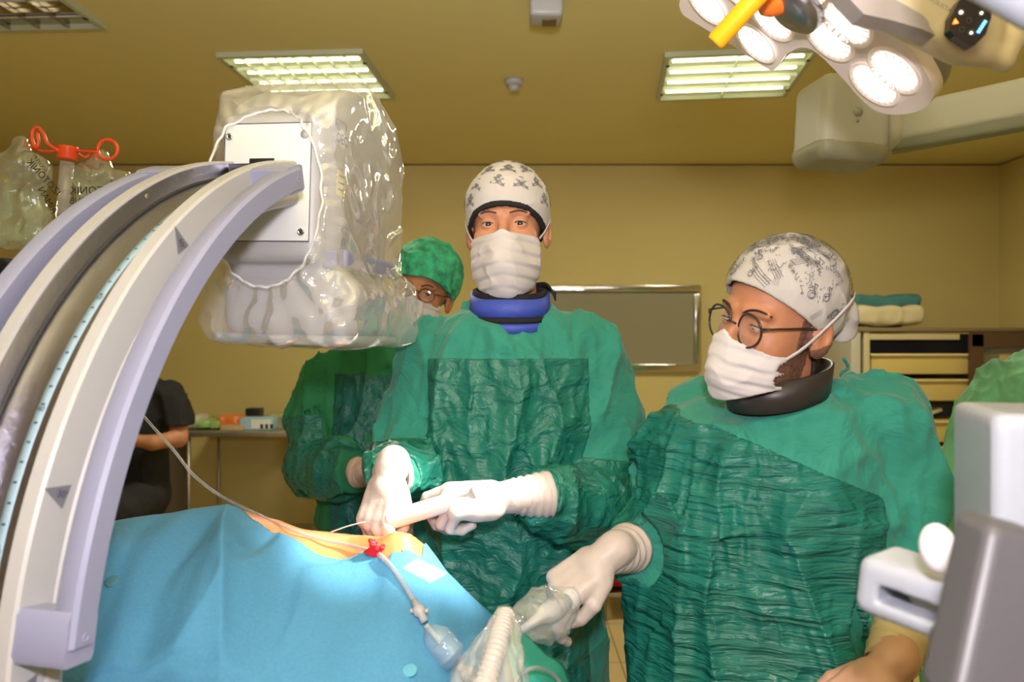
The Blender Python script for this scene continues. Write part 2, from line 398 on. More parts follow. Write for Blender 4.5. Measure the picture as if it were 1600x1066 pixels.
bx = at_table(366, 0, .03, 4.86); obj_ = obj('tan_box', box(bx, (.14, .1, .028), b=.003), mat('tan_card', (.50, .36, .2), .7)); tag(obj_, 'flat tan cardboard box before the orange bag', 'box')
bx = at_table(405, 0, .075, 4.9)
t = thing('glove_box', 'pale blue and white glove box on the side table', 'box', (bx[0], bx[1], TZ))
obj('carton', box(bx, (.20, .12, .072), b=.003), mat('pale_blue_card', (.35, .55, .66), .5), t)
obj('printed_panel', box(bx + [.03, -.061, 0], (.12, .002, .055)), mat('white_card', (.75, .75, .72), .5), t, False)
obj('printed_mark', join(*[box(bx + [.035 + k * .03, -.0625, -.014], (.018, .002, .026)) for k in range(3)]), M['print'], t, False)
bx = at_table(398, 0, .04, 5.05)
obj_ = obj('black_box', box(bx + [0, 0, .04], (.09, .09, .115), b=.004), M['blackp']); tag(obj_, 'small black box standing behind the glove box', 'box')
bx = at_table(440, 0, .09, 5.0)
o = obj('clear_container', box(bx, (.18, .16, .088), b=.012), M['fluid']); tag(o, 'clear plastic container at the right end of the side table', 'container')
# dark panel cabinet behind the seated onlooker
t = thing('dark_cabinet', 'dark brown upright cabinet behind the person in black', 'cabinet', (-2.10, 4.75, 0))
obj('body', box((-2.12, 4.75, .55), (.22, .40, 1.10), b=.01), mat('dark_laminate', (.10, .075, .055), .5), t)
obj('door', box((-2.12, 4.543, .55), (.20, .014, 1.04), b=.003), mat('dark_laminate_door', (.13, .10, .07), .45), t)

# shelving cabinet on the right
t = thing('drawer_cabinet', 'pale shelving cabinet with cream drawers behind the right surgeon', 'cabinet', (2.35, 4.9, 0))
xa, xb = 2.01, 2.90; yf = 4.70; zt = 1.475
obj('side_panel', box((xa + .02, 4.92, zt / 2), (.055, .44, zt), b=.004), mat('pale_grey_metal', (.50, .47, .38), .45), t)
obj('side_panel', box((3.10, 4.92, zt / 2), (.04, .44, zt), b=.004), mat('pale_metal', (.50, .42, .24), .45), t)
obj('top', box(((xa + 3.12) / 2, 4.92, zt + .012), (3.12 - xa + .02, .46, .024), b=.004), mat('dark_top_edge', (.22, .16, .08), .5), t)
obj('back_panel', box(((xa + 3.12) / 2, 5.13, zt / 2), (3.10 - xa, .01, zt - .02)), mat('dark_grey_back', (.10, .10, .11), .6), t, False)  # even dark grey back panel
obj('post', box((xa + .085, yf + .02, zt / 2), (.035, .035, zt), b=.003), mat('post_metal', (.56, .48, .28), .4), t)
obj('top_rail', box(((xa + 2.66) / 2 + .03, yf + .02, zt - .03), (.56, .03, .035), b=.003), mat('rail_metal', (.56, .48, .28), .4), t)
for ytop, ybot in ((553, 585), (593, 627), (658, 692), (699, 733), (745, 778), (800, 840), (860, 900)):
    za = CAM[2] + (533 - ytop) / F * yf; zb = CAM[2] + (533 - ybot) / F * yf
    d = obj('drawer', box((2.42, yf + .19, (za + zb) / 2), (.58, .34, za - zb), b=.006), M['yellow'], t)
    obj('rim', box((2.42, yf + .012, za - .006), (.60, .02, .014), b=.003), mat('cream_rim', (.72, .60, .28), .45), d)
    obj('drawer_divider', box((2.99, yf + .19, (za + zb) / 2), (.20, .34, za - zb), b=.006), M['yellow'], t)
obj('door_frame', join(box((2.73, yf - .01, .76), (.075, .03, 1.40)), box((3.10, yf - .01, .76), (.06, .03, 1.40)), box((2.915, yf - .01, 1.43), (.43, .03, .085)), box((2.915, yf - .01, .1), (.43, .03, .08))), M['brown'], t, False)
obj('door_glass', box((2.915, yf - .008, .78), (.31, .004, 1.25)), M['glass'], t, False)
def bundle(c, s, seed, m, name, label, cat): return crumple(c, s, seed, m, name, label, cat, .01, .02, 9)
bundle((2.22, 4.88, zt + .024 + .055), (.46, .34, .11), 11, mat('cream_cloth', (.58, .50, .30), .8), 'folded_cloth', 'cream folded cloth pack on top of the drawer cabinet', 'cloth')
o = bundle((2.26, 4.93, zt + .024 + .145), (.40, .30, .07), 12, mat('teal_cloth', (.05, .17, .17), .8), 'green_bundle', 'dark green cloth bundle lying on the cream pack', 'cloth')
for k, (x, z, a) in enumerate(((2.36, 1.475 - .0, .2),)): pass
for k, (x, l, a) in enumerate(((2.30, .14, 50), (2.42, .15, -35), (2.52, .12, 20))):
    zz = CAM[2] + (533 - 656) / F * yf
    o = obj('sealed_packet', box((x, yf + .12, zz + .035), (l, .1, .022), b=.004, M=[[math.cos(R(a)), 0, math.sin(R(a))], [0, 1, 0], [-math.sin(R(a)), 0, math.cos(R(a))]]), mat('packet_card', (.6, .55, .35), .5))
    tag(o, ['green and white packet leaning at the left of the open drawer', 'long cream packet leaning in the middle of the open drawer', 'small cream packet at the right of the open drawer'][k], 'packet', 'packets in the open drawer')
o = obj('brown_column', box((3.13, 4.62, .78), (.12, .08, 1.56), b=.004), mat('brown_laminate', (.26, .16, .09), .5)); tag(o, 'brown upright board at the right end of the cabinet', 'board')

# instrument trolley seen between the two surgeons
t = trolley('instrument_trolley', 'steel instrument trolley seen between the two surgeons', 'trolley', .42, 1.08, 4.02, 4.5, .80, [.13], M['dsteel'])
o = obj('steel_tray', join(box((.62, 4.2, .806), (.30, .24, .008)), box((.62, 4.08, .825), (.30, .006, .04)), box((.62, 4.32, .825), (.30, .006, .04)), box((.47, 4.2, .825), (.006, .24, .04)), box((.77, 4.2, .825), (.006, .24, .04))), M['chrome'], smooth=False)
tag(o, 'steel tray on top of the instrument trolley', 'tray')
crumple((.70, 4.22, .845), (.16, .16, .06), 21, mat('green_paper', (.42, .50, .22), .7), 'paper_pack', 'pale green paper pack in the steel tray', 'pack')
crumple((.60, 4.15, .14 + .08), (.34, .22, .16), 22, M['redc'], 'red_cloth', 'crumpled red cloth on the lower shelf of the instrument trolley', 'cloth', .009, .03, 9)

# ------------------------------------------------------------------ people
def loft_sdf(tab, fx, fy):
    """tab rows: z, cx, cy, a, b, rot(deg) -- stacked superellipse sections"""
    T = np.array(tab, float); T = T[np.argsort(T[:, 0])]
    def f(P):
        z = np.clip(P[:, 2], T[0, 0], T[-1, 0])
        c = [np.interp(z, T[:, 0], T[:, k]) for k in range(1, 6)]
        a0 = np.radians(c[4]); x = P[:, 0] - c[0]; y = P[:, 1] - c[1]
        u = x * np.cos(a0) + y * np.sin(a0); v = -x * np.sin(a0) + y * np.cos(a0)
        k0 = ((np.abs(u) / c[2]) ** 2.3 + (np.abs(v) / c[3]) ** 2.3) ** (1 / 2.3)
        k1 = np.sqrt((u / c[2] ** 2) ** 2 + (v / c[3] ** 2) ** 2)
        d = np.where(k0 < .3, (k0 - 1) * np.minimum(c[2], c[3]), (k0 - 1) * k0 / np.maximum(k1, 1e-6))
        return smax(d * .9, np.maximum(P[:, 2] - T[-1, 0], T[0, 0] - P[:, 2]), .02)
    return f

def basis(fwd, up=(0, 0, 1)):      # head frame rows: side (person's right hand side if facing viewer -> image right), forward, up
    y = nrm(fwd); x = nrm(np.cross(up, y)); z = np.cross(y, x)
    return np.array([x, y, z]) if z[2] > 0 else np.array([x, y, -z])

def head_frame(o, yaw, pitch=0, roll=0):
    # yaw 0 looks at the camera (-Y); positive turns towards image left; pitch>0 looks down
    a = R(yaw); p = R(pitch)
    f = np.array([-math.sin(a) * math.cos(p), -math.cos(a) * math.cos(p), -math.sin(p)])
    r = nrm(np.cross((0, 0, 1), f))            # for f=-Y : (1,0,0)
    r = np.cross((0, 0, 1), f); r = nrm(r)
    u = nrm(np.cross(f, r)); 
    c, s = math.cos(R(roll)), math.sin(R(roll))
    r, u = c * r + s * u, -s * r + c * u
    return np.array([r, f, u]), np.asarray(o, float)

def head_sdf(Mx, o, neck_to, open_eye=.0052, nose=1., ears=True, jaw=1.0):
    """local axes: x image-right, y forward (face), z up; origin between the ears at eye level"""
    def f(P):
        q = (P - o) @ Mx.T
        d = s_ell(q, (0, -.012, .035), (.077, .096, .088))
        d = smin(d, s_ell(q, (0, .030, -.035), (.060 * jaw, .062, .078)), .025)
        d = smin(d, s_ell(q, (0, .020, -.078), (.050 * jaw, .055, .036)), .02)
        d = smin(d, s_ball(q, (0, .070, -.100), .020), .02)
        for s in (-1, 1):
            d = smin(d, s_ball(q, (s * .040, .054, -.028), .022), .02)              # cheek
            d = smin(d, s_cap(q, (s * .012, .083, .024), (s * .046, .072, .023), .007, .006), .012)   # brow
            d = smax(d, -s_ball(q, (s * .032, .096, .003), .016), .012)
            # lids
            e = s_ball(q, (s * .032, .071, .002), .0142)
            xx = (q[:, 0] - s * .032) / .0135
            slit = np.abs(q[:, 2] - .002) - open_eye * np.clip(1 - xx ** 2, 0, 1)
            e = np.maximum(e, -np.maximum(slit, .078 - q[:, 1]))
            d = smin(d, e, .004)
        d = smin(d, s_cap(q, (0, .084, .010), (0, .104 * nose, -.026), .0075, .0115), .010)
        for s in (-1, 1): d = smin(d, s_ball(q, (s * .011, .096 * nose, -.031), .0085), .006)
        # mouth
        d = smin(d, s_cap(q, (-.016, .083, -.062), (.016, .083, -.062), .006), .006)
        d = smin(d, s_cap(q, (-.013, .081, -.072), (.013, .081, -.072), .007), .006)
        d = smax(d, -s_cap(q, (-.022, .094, -.0665), (.022, .094, -.0665), .0025), .003)
        if ears:
            for s in (-1, 1):
                A = np.array([nrm((1, 0, .0)), nrm((0, 1, .12)), nrm((0, -.12, 1))])
                qe = q.copy(); qe[:, 0] *= s
                e = s_ell(qe, (.082, -.012, -.010), (.0075, .019, .032), np.array([nrm((1, .35, 0)), nrm((-.35, 1, .12)), nrm((0, -.12, 1))]))
                e = smax(e, -s_ell(qe, (.090, -.010, -.004), (.006, .011, .018)), .004)
                d = smin(d, e, .006)
        nk = np.asarray(neck_to)
        d = smin(d, s_cap(P, o + Mx.T @ np.array([0, -.025, -.075]), nk, .055, .060), .02)
        return d
    return f

def ellipse_pt(Mx, o, c, r, th, ph, off=0):   # th azimuth (0 = forward, + = image right), ph elevation
    n = np.array([math.sin(th) * math.cos(ph), math.cos(th) * math.cos(ph), math.sin(ph)])
    return o + Mx.T @ (np.asarray(c) + n * (np.asarray(r) + off))

def eyes(parent, Mx, o, look, iris, lid=.0037):
    sclera = mat('eye_white', (.45, .39, .36), .3); ir = mat('iris', tuple(.5 * c for c in iris), .5, spec=.2); pu = M['blackp']
    for s in (-1, 1):
        c = o + Mx.T @ np.array([s * .032, .071, .002]); L_ = nrm(look - c)
        a, b, d = frame_of(L_); V = [c + .0128 * d]; Fc = []; mi = []; n = 16; rings = 14
        for i in range(1, rings + 1):
            th = math.pi * i / rings * .98
            th = [0.19, .32, .46][i - 1] if i <= 3 else .48 + (math.pi - .5) * (i - 3) / (rings - 3)
            for k in range(n):
                q = 2 * math.pi * k / n; V.append(c + .0128 * (math.cos(th) * d + math.sin(th) * (math.cos(q) * a + math.sin(q) * b)))
        for k in range(n): Fc.append((0, 1 + k, 1 + (k + 1) % n)); mi.append(2)
        for i in range(rings - 1):
            for k in range(n):
                Fc.append((1 + i * n + k, 1 + (i + 1) * n + k, 1 + (i + 1) * n + (k + 1) % n, 1 + i * n + (k + 1) % n)); mi.append(1 if i < 2 else 0)
        lp = [o + Mx.T @ np.array([s * .032 + x, .0712 + math.sqrt(max(.0143 ** 2 - x * x, 0)), .002 + lid * (1 - (x / .0135) ** 2) + .0004]) for x in np.linspace(-.0128, .0128, 9)]
        obj('lashes', tube(lp, .0008, 6), M['hair'], parent)
        e = obj('eye', (np.array(V), Fc), sclera, parent, mats=[ir, pu], midx=mi)

def strip_on(pts, wdt, nrmls, th=.0012):      # flat band following points, with width along tangent x normal
    pts = np.asarray(pts); V = []; Fc = []
    for i, p in enumerate(pts):
        t = nrm(pts[min(i + 1, len(pts) - 1)] - pts[max(i - 1, 0)]); nn = nrm(nrmls[i]); s = nrm(np.cross(t, nn))
        for a, b in ((-1, 0), (1, 0), (1, 1), (-1, 1)): V.append(p + s * a * wdt / 2 + nn * th * b)
    for i in range(len(pts) - 1):
        for k in range(4): Fc.append((i * 4 + k, i * 4 + (k + 1) % 4, (i + 1) * 4 + (k + 1) % 4, (i + 1) * 4 + k))
    Fc += [(3, 2, 1, 0), tuple(range(len(V) - 4, len(V)))]
    return np.array(V), Fc

def hand_sdf(wrist, d, n, th_side, curls, spread=(8, 2, -3, -8), thumb=None, size=1.0, fore=None, rfore=.030, cuff=None):
    """d: along fingers, n: out of the back of the hand, th_side=+1/-1 : thumb on +/- cross(d,n)"""
    d = nrm(d); n = nrm(n - d * (np.dot(n, d))); s = np.cross(d, n) * th_side; S = size
    B = np.array([d, s, n]); w0 = np.asarray(wrist, float)
    L = lambda x, y, z: w0 + x * S * d + y * S * s + z * S * n
    chains = []
    base = [(.092, .030), (.096, .010), (.091, -.011), (.082, -.030)]
    ln = [(.044, .026, .022), (.049, .030, .023), (.045, .028, .022), (.036, .021, .020)]
    rr = [.0100, .0102, .0098, .0088]
    for k in range(4):
        p = L(base[k][0], base[k][1], 0); sp = R(spread[k]); a = 0.
        dd = d * math.cos(sp) + s * math.sin(sp); pts = [L(base[k][0] - .04, base[k][1] * .8, 0.002), p]; rs = [rr[k] * 1.15 * S, rr[k] * 1.12 * S]
        for j in range(3):
            a += R(curls[k][j]); dv = dd * math.cos(a) - n * math.sin(a); p = p + dv * ln[k][j] * S; pts.append(p); rs.append(rr[k] * (1.0, .92, .82)[j] * S)
        chains.append((pts, rs))
    th = thumb or [(.032, .034, -.010), (.062, .058, -.020), (.088, .062, -.030), (.112, .056, -.036)]
    tp = [L(*q) for q in th]; trs = [.017 * S, .0125 * S, .0115 * S, .0095 * S]
    def f(P):
        q = (P - w0) @ B.T / S
        pal = s_box(q, (.052, .000, 0), (.046, .039, .0145), .0140) * S
        pal = smin(pal, s_ell(q, (.038, .026, -.012), (.032, .016, .014)) * S, .012)
        pal = smin(pal, s_ell(q, (.035, -.026, -.010), (.034, .014, .013)) * S, .012)
        pal = smin(pal, s_cap(P, L(-.03, 0, 0), L(.02, 0, 0), rfore * .95, .026 * S), .015)
        if fore is not None: pal = smin(pal, s_cap(P, L(-.02, 0, 0), np.asarray(fore), rfore * .95, rfore * 1.12), .012)
        r = pal
        for pts, rs in chains:
            e = s_cap(P, pts[0], pts[1], rs[0], rs[1]); r = smin(r, e, .008)
        g = None
        for pts, rs in chains:
            e = s_chain(P, pts[1:], rs[1:], .003); g = e if g is None else smin(g, e, .0015)
        r = smin(r, g, .006)
        r = smin(r, s_chain(P, tp, trs, .004), .007)
        r = r + .0012 * noise(P * 55, 3)
        return r
    pts = np.array([p for c in chains for p in c[0]] + tp + [w0 - .03 * d] + ([np.asarray(fore)] if fore is not None else []))
    return f, pts.min(0) - .05, pts.max(0) + .05

def cuff_mesh(a, b, r0, r1, seed=0, th=.002, flare=.004):
    """glove cuff sleeve from a (hand) to b (open end), with a rolled rim"""
    a = np.asarray(a, float); b = np.asarray(b, float); u, v, d = frame_of(b - a); L_ = np.linalg.norm(b - a); V = []; Fc = []; n = 40; m = 18
    for i in range(m + 1):
        t = i / m; r = r0 + (r1 - r0) * t
        for k in range(n):
            q = 2 * math.pi * k / n; p = a + d * L_ * t + (math.cos(q) * u + math.sin(q) * v) * r
            w_ = .0022 * math.sin(t * 30 + seed + 1.2 * math.sin(q * 2 + seed)) * (1 - .3 * t) + .0025 * noise(p[None] * 40, seed)[0]
            if i == m: w_ += flare * .5
            V.append(p + (math.cos(q) * u + math.sin(q) * v) * w_)
    for i in range(m + 1):        # inner wall
        t = 1 - i / m; r = r0 + (r1 - r0) * t - th - .001
        for k in range(n):
            q = 2 * math.pi * k / n; V.append(a + d * L_ * t + (math.cos(q) * u + math.sin(q) * v) * r)
    for i in range(2 * m + 1):
        for k in range(n): Fc.append((i * n + k, i * n + (k + 1) % n, (i + 1) * n + (k + 1) % n, (i + 1) * n + k))
    return np.array(V), Fc

def largest(vf):
    v, f = vf; n = len(v); lab = np.arange(n); F4 = np.array([q for q in f if len(q) == 4] or [(0, 0, 0, 0)])
    while True:                       # spread the smallest label over each connected piece
        m = lab[F4].min(1); new = lab.copy(); np.minimum.at(new, F4.ravel(), np.repeat(m, 4)); new = new[new]
        if (new == lab).all(): break
        lab = new
    c = np.bincount(lab[F4[:, 0]]); k = int(c.argmax()); keep = [q for q in f if lab[q[0]] == k]
    used = sorted({i for q in keep for i in q}); mp = {i: j for j, i in enumerate(used)}
    return v[used], [tuple(mp[i] for i in q) for q in keep]

def folds(P, s, amp=.006, fr=(5, 5, 2.2)):
    q = warp(P, 3.0, .06, s); fr = np.array(fr) * 1.4
    return -amp * 2.3 * ridge(q * fr, s) - amp * .9 * ridge(warp(P, 8, .03, s + 7) * fr * 2.0, s + 20) - amp * .5 * ridge(warp(P, 14, .02, s + 5) * fr * 3.8, s + 30) + amp * .8 * noise(P * 5, s + 9)

def make_gown(tab, arms, seed, k_arm=.035, amp=.007, neck=None):
    body = loft_sdf(tab, 0, 0)
    def raw(P, grow=0):
        d = body(P)
        for a in arms:
            pts, rs = a
            e = s_chain(P, pts, rs, .02)
            d = smin(d, e, k_arm)
        return d
    def f(P):
        return raw(P) + folds(P, seed, amp)
    return f, raw

def body_under(parent, m, tab, arms, head_f, head_lo, head_hi, legs, hh=.0018):
    """one figure: face and neck at fine resolution, trunk, arms and legs inside the clothes"""
    T = [(z, cx, cy, max(a - .035, .04), max(b - .035, .04), r) for z, cx, cy, a, b, r in tab]
    tb = loft_sdf(T, 0, 0)
    v1, f1 = sdf_mesh(head_f, head_lo, head_hi, hh)
    def g(P):
        d = tb(P)
        for pts, rs in arms: d = smin(d, s_chain(P, pts, [max(r - .022, .022) for r in rs], .02), .03)
        for pts, rs in legs: d = smin(d, s_chain(P, pts, rs, .02), .03)
        return d
    allp = np.array([p for a in arms + legs for p in a[0]]); tt = np.array(tab)
    lo = np.minimum(allp.min(0), [(tt[:, 1] - tt[:, 3]).min(), (tt[:, 2] - tt[:, 3]).min(), tt[:, 0].min()]) - .06
    hi = np.maximum(allp.max(0), [(tt[:, 1] + tt[:, 3]).max(), (tt[:, 2] + tt[:, 3]).max(), tt[:, 0].max()]) + .06
    v2, f2 = sdf_mesh(g, lo, hi, .011)
    return obj('body', join((v1, f1), (v2, f2)), m, parent)
def shoes(parent, feet, m=None):
    for a, yaw in feet:
        a = np.asarray(a, float); d = np.array([-math.sin(R(yaw)), -math.cos(R(yaw)), 0])
        f = lambda P: np.maximum(smin(s_cap(P, a + [0, 0, .035] - d * .05, a + [0, 0, .03] + d * .15, .042, .044), s_cap(P, a + [0, 0, .04], a + [0, 0, .09], .045, .042), .03), .002 - P[:, 2])
        obj('clog', sdf_mesh(f, a + [-.25, -.25, -.02], a + [.25, .25, .15], .007), m or M['white'], parent)

def cap_part(name, parent, Mx, o, c, r, planes, m, th=.0022, seed=0, amp=.002, h=.0025, extra=None, fr=22):
    """thin cloth shell over an ellipsoid, kept where every plane(n, d): q.n < d in head coordinates"""
    c = np.asarray(c); r = np.asarray(r, float)
    def f(P):
        q = (P - o) @ Mx.T; d = s_ell(q, c, r)
        if extra: d = extra(q, d)
        d = d + amp * noise(P * fr, seed) - amp * 1.2 * ridge(P * fr * .6, seed + 3)
        d = np.maximum(d - th, -(d + .003))
        for n_, k in planes: d = np.maximum(d, q @ nrm(n_) - k)
        return d
    ctr = o + Mx.T @ c; ex = max(r) + .06
    return obj(name, sdf_mesh(f, ctr - ex, ctr + ex, h, amp), m, parent)

def gown_set(parent, tab, arms, seed, amp, panel_planes, sleeve_cut, m1=None, m2=None, h=.006, neck=None, boxcut=None):
    """cotton gown, coated front panel and coated lower sleeves as separate layers of the same cloth surface"""
    f0, raw = make_gown(tab, arms, seed, amp=amp)
    tt = np.array(tab); allp = np.array([p for a in arms for p in a[0]])
    lo = np.minimum(allp.min(0), [(tt[:, 1] - tt[:, 3]).min(), (tt[:, 2] - tt[:, 4]).min(), tt[:, 0].min()]) - .10
    hi = np.maximum(allp.max(0), [(tt[:, 1] + tt[:, 3]).max(), (tt[:, 2] + tt[:, 4]).max(), tt[:, 0].max()]) + .10
    def cuts(P):           # open ends of the sleeves and the neck
        c = np.full(len(P), -1.)
        for pts, rs in arms:
            e = np.asarray(pts[-1]); d = nrm(e - np.asarray(pts[-2]))
            near = np.linalg.norm(P - e, axis=1) - rs[-1] * 2.0
            c = np.maximum(c, np.where(near < 0, (P - e) @ d, -1.))
        if neck is not None:
            n_, k = neck; c = np.maximum(c, np.minimum(P @ n_ - k, -(np.linalg.norm(P[:, :2] - tab[0][1:3], axis=1) - .165)))
        return c
    f = lambda P: np.maximum(f0(P), cuts(P))
    g = obj('gown', largest(sdf_mesh(f, lo, hi, h, amp * 3)), m1 or M['gown'], parent)
    def pan(P):
        d = f0(P); r = np.maximum(d - .003, -(d + .006))
        for n_, k in panel_planes: r = np.maximum(r, P @ n_ - k)
        # keep to the trunk
        body = loft_sdf(tab, 0, 0)(P); arm = None
        for pts, rs in arms:
            e = s_chain(P, pts, rs, .02); arm = e if arm is None else np.minimum(arm, e)
        r = np.maximum(r, np.minimum(body - arm + .0, .05) - .0)
        return np.maximum(r, cuts(P))
    obj('coated_front_panel', largest(sdf_mesh(pan, lo, hi, h * .75, amp * 3)), m2 or M['satin'], g)
    for (pts, rs), cut in zip(arms, sleeve_cut):
        if cut is None: continue
        n_ = nrm(np.asarray(cut[1])); k = float(n_ @ np.asarray(cut[0]))
        body = loft_sdf(tab, 0, 0)
        def slv(P):
            d = f0(P); r = np.maximum(d - .003, -(d + .006)); r = np.maximum(r, P @ n_ - k)
            e = s_chain(P, pts, rs, .02); r = np.maximum(r, e - np.maximum(body(P), -.02) - .01)
            r = np.maximum(r, e - .03)
            return np.maximum(r, cuts(P))
        ap = np.array(pts)
        obj('coated_sleeve', largest(sdf_mesh(slv, ap.min(0) - .12, ap.max(0) + .12, h * .75, amp * 3)), M['satin'], g)
    return g

def mask_part(parent, Mx, o, wx=.071, top=-.017, side=-.024, bot=-.118, chin=-.150, seed=0, m=None, back=.012):
    def f(P):
        q = (P - o) @ Mx.T
        d = s_ell(q, (0, .040, -.066), (.0715, .064, .088))
        d = smin(d, s_cap(q, (0, .094, -.014), (0, .106, -.075), .013, .016), .05)
        d = smin(d, s_ball(q, (0, .074, -.110), .024), .045)
        pz = (q[:, 2] + .20 * np.abs(q[:, 0])) / .024; pl = (np.sin(6.283 * pz) + .4 * np.sin(12.57 * pz + .8)) * (.25 + np.clip(np.abs(q[:, 0]) / .05, 0, 1))
        d = d - .0011 * pl - .0028 * ridge(warp(P, 10, .02, seed) * 17, seed) + .003 * noise(P * 14, seed + 2)
        d = np.maximum(d - .0012, -(d + .0032))
        topz = top + .006 * np.exp(-(q[:, 0] / .012) ** 2) + (side - top) * np.clip(np.abs(q[:, 0]) / wx, 0, 1) ** 1.1
        botz = chin + (bot - chin) * np.clip(np.abs(q[:, 0]) / wx, 0, 1) ** 1.5
        d = np.maximum(d, (q[:, 2] - topz) * .9); d = np.maximum(d, (botz - q[:, 2]) * .9)
        d = np.maximum(d, np.abs(q[:, 0]) - wx); return np.maximum(d, back - q[:, 1])
    c = o + Mx.T @ np.array([0, .05, -.07])
    return obj('face_mask', sdf_mesh(f, c - .13, c + .13, .0024, .004), m or M['mask'], parent)

def glasses(parent, Mx, o, rx=.024, rz=.021, m=None):
    g = None; G = lambda x, y, z: o + Mx.T @ np.array([x, y, z]); fr = []; gl = []
    mm = m or M['blackp']
    for s in (-1, 1):
        ring = [G(s * .033 + rx * math.cos(a), .098 - .006 * abs(math.cos(a)), -.002 + rz * math.sin(a)) for a in np.linspace(0, 2 * math.pi, 33)]
        fr.append(tube(ring, .0018, 8, False))
        fr.append(tube([G(s * (.033 + rx), .094, .006), G(s * .068, .085, .008), G(s * .079, .02, .008), G(s * .082, -.012, .004), G(s * .082, -.026, -.012)], .0019, 8))
        n = 28; V = [G(s * .033, .100, -.002)] + [G(s * .033 + rx * math.cos(2 * math.pi * k / n), .098 - .006 * abs(math.cos(2 * math.pi * k / n)), -.002 + rz * math.sin(2 * math.pi * k / n)) for k in range(n)]
        gl.append((np.array(V), [(0, 1 + k, 1 + (k + 1) % n) for k in range(n)]))
    fr.append(tube([G(-.010, .099, .004), G(0, .103, .007), G(.010, .099, .004)], .0016, 8))
    g = obj('glasses_frame', join(*fr), mm, parent)
    for q in gl: obj('lens', q, M['glass'], g)

def ring_band(c, rx, ry, h0, th, front_drop, rot=0, wave=0, n=64, hgt=.03, flare=.0, back_rise=0.):
    """collar ring: upright band around the neck, dropping towards the front"""
    V = []; Fc = []; c = np.asarray(c, float)
    prof = [(0, 0), (th, 0), (th + flare, hgt), (flare, hgt)]
    for k in range(n):
        a = 2 * math.pi * k / n; dx, dy = math.cos(a), math.sin(a)
        ca, sa = math.cos(R(rot)), math.sin(R(rot))
        fr = -dy                                              # 1 at the front
        for pr, pz in prof:
            x = dx * (rx + pr); y = dy * (ry + pr)
            V.append(c + [x * ca - y * sa, x * sa + y * ca, h0 + pz - front_drop * (fr + 1) / 2 + wave * math.sin(3 * a)])
    for k in range(n):
        for j in range(4): Fc.append((k * 4 + j, k * 4 + (j + 1) % 4, ((k + 1) % n) * 4 + (j + 1) % 4, ((k + 1) % n) * 4 + j))
    return np.array(V), Fc

# ============================ the operating surgeon in the middle
P1 = thing('person', 'surgeon in a green gown and skull-patterned cap facing the camera, holding a syringe', 'person', (-.02, 1.70, 0), 'surgeons')
Mx, o = head_frame(W(793, 358, 1.665) + [0, 0, 0], 5, 2, 1)
hf = head_sdf(Mx, o, (-.005, 1.70, 1.46), open_eye=.0037)
tab1 = [(1.487, -.003, 1.695, .080, .085, 0), (1.465, -.004, 1.695, .125, .10, 0), (1.435, -.006, 1.695, .160, .112, 0), (1.38, -.008, 1.69, .178, .128, 0),
        (1.28, -.015, 1.69, .165, .137, 0), (1.12, -.02, 1.69, .160, .142, 0), (.96, -.01, 1.70, .172, .150, 0), (.75, .0, 1.71, .182, .160, 0), (.45, .0, 1.72, .20, .175, 0), (.32, 0, 1.72, .205, .18, 0)]
armR = ([W(915, 545, 1.69), W(942, 660, 1.69), W(938, 790, 1.63), W(893, 792, 1.52), W(846, 775, 1.43)], [.062, .066, .064, .054, .036])
armL = ([W(668, 552, 1.70), W(645, 650, 1.70), W(638, 725, 1.64), W(628, 738, 1.52), W(622, 742, 1.455)], [.060, .060, .057, .047, .035])
neck1 = (nrm((0, -.5, 1)), float(nrm((0, -.5, 1)) @ np.array([0, 1.60, 1.468])))
gown_set(P1, tab1, [armR, armL], 3, .008, [(nrm((0, 0, 1)), 1.386), (nrm((-1, .3, 0)), .165 + .3 * 1.6 * .96), (nrm((1, .1, 0)), .155 + .16), (nrm((0, 1, 0)), 1.70)],
         [(W(938, 715, 1.65), (0.1, .1, 1)), (W(640, 690, 1.62), (0, .3, 1))], h=.0055, neck=neck1)
hips = [(-.10, 1.71, .9), (.10, 1.71, .9)]
legs1 = [([(s * .09, 1.70, .92), (s * .10, 1.70, .50), (s * .10, 1.72, .08)], [.085, .06, .045]) for s in (-1, 1)]
body_under(P1, M['skin'], tab1, [armR, armL], hf, o + [-.11, -.15, -.26], o + [.11, .15, .15], legs1, hh=.0017)
shoes(P1, [((-.10, 1.70, 0), 0), ((.10, 1.70, 0), 0)])
eyes(P1, Mx, o, CAM, (.07, .05, .03))
for s in (-1, 1):
    pts = [o + Mx.T @ np.array([s * x, y, z]) for x, y, z in ((.013, .0895, .0225), (.026, .0895, .0262), (.038, .0845, .0262), (.049, .072, .021))]
    obj('eyebrow', tube(spline(pts, 5), .0030, 8, sy=.6), mat('brown_hair', (.10, .055, .03), .7), P1)
rimp = ((0, .62, -1), .0165); nn = math.hypot(.62, 1)
cc, cr = (0, -.012, .040), (.087, .104, .100)
cap1 = cap_part('surgical_cap', P1, Mx, o, cc, cr, [((0, .62, -1), .010)], mat('printed_cap_cotton', (.54, .50, .49), .8, bump=.2, bscale=40), seed=5, h=.0026)
cap_part('cap_band', P1, Mx, o, cc, (.0885, .1055, .1015), [((0, .62, -1), .0185), ((0, -.62, 1), -.0095)], M['black'], seed=5, h=.0022)
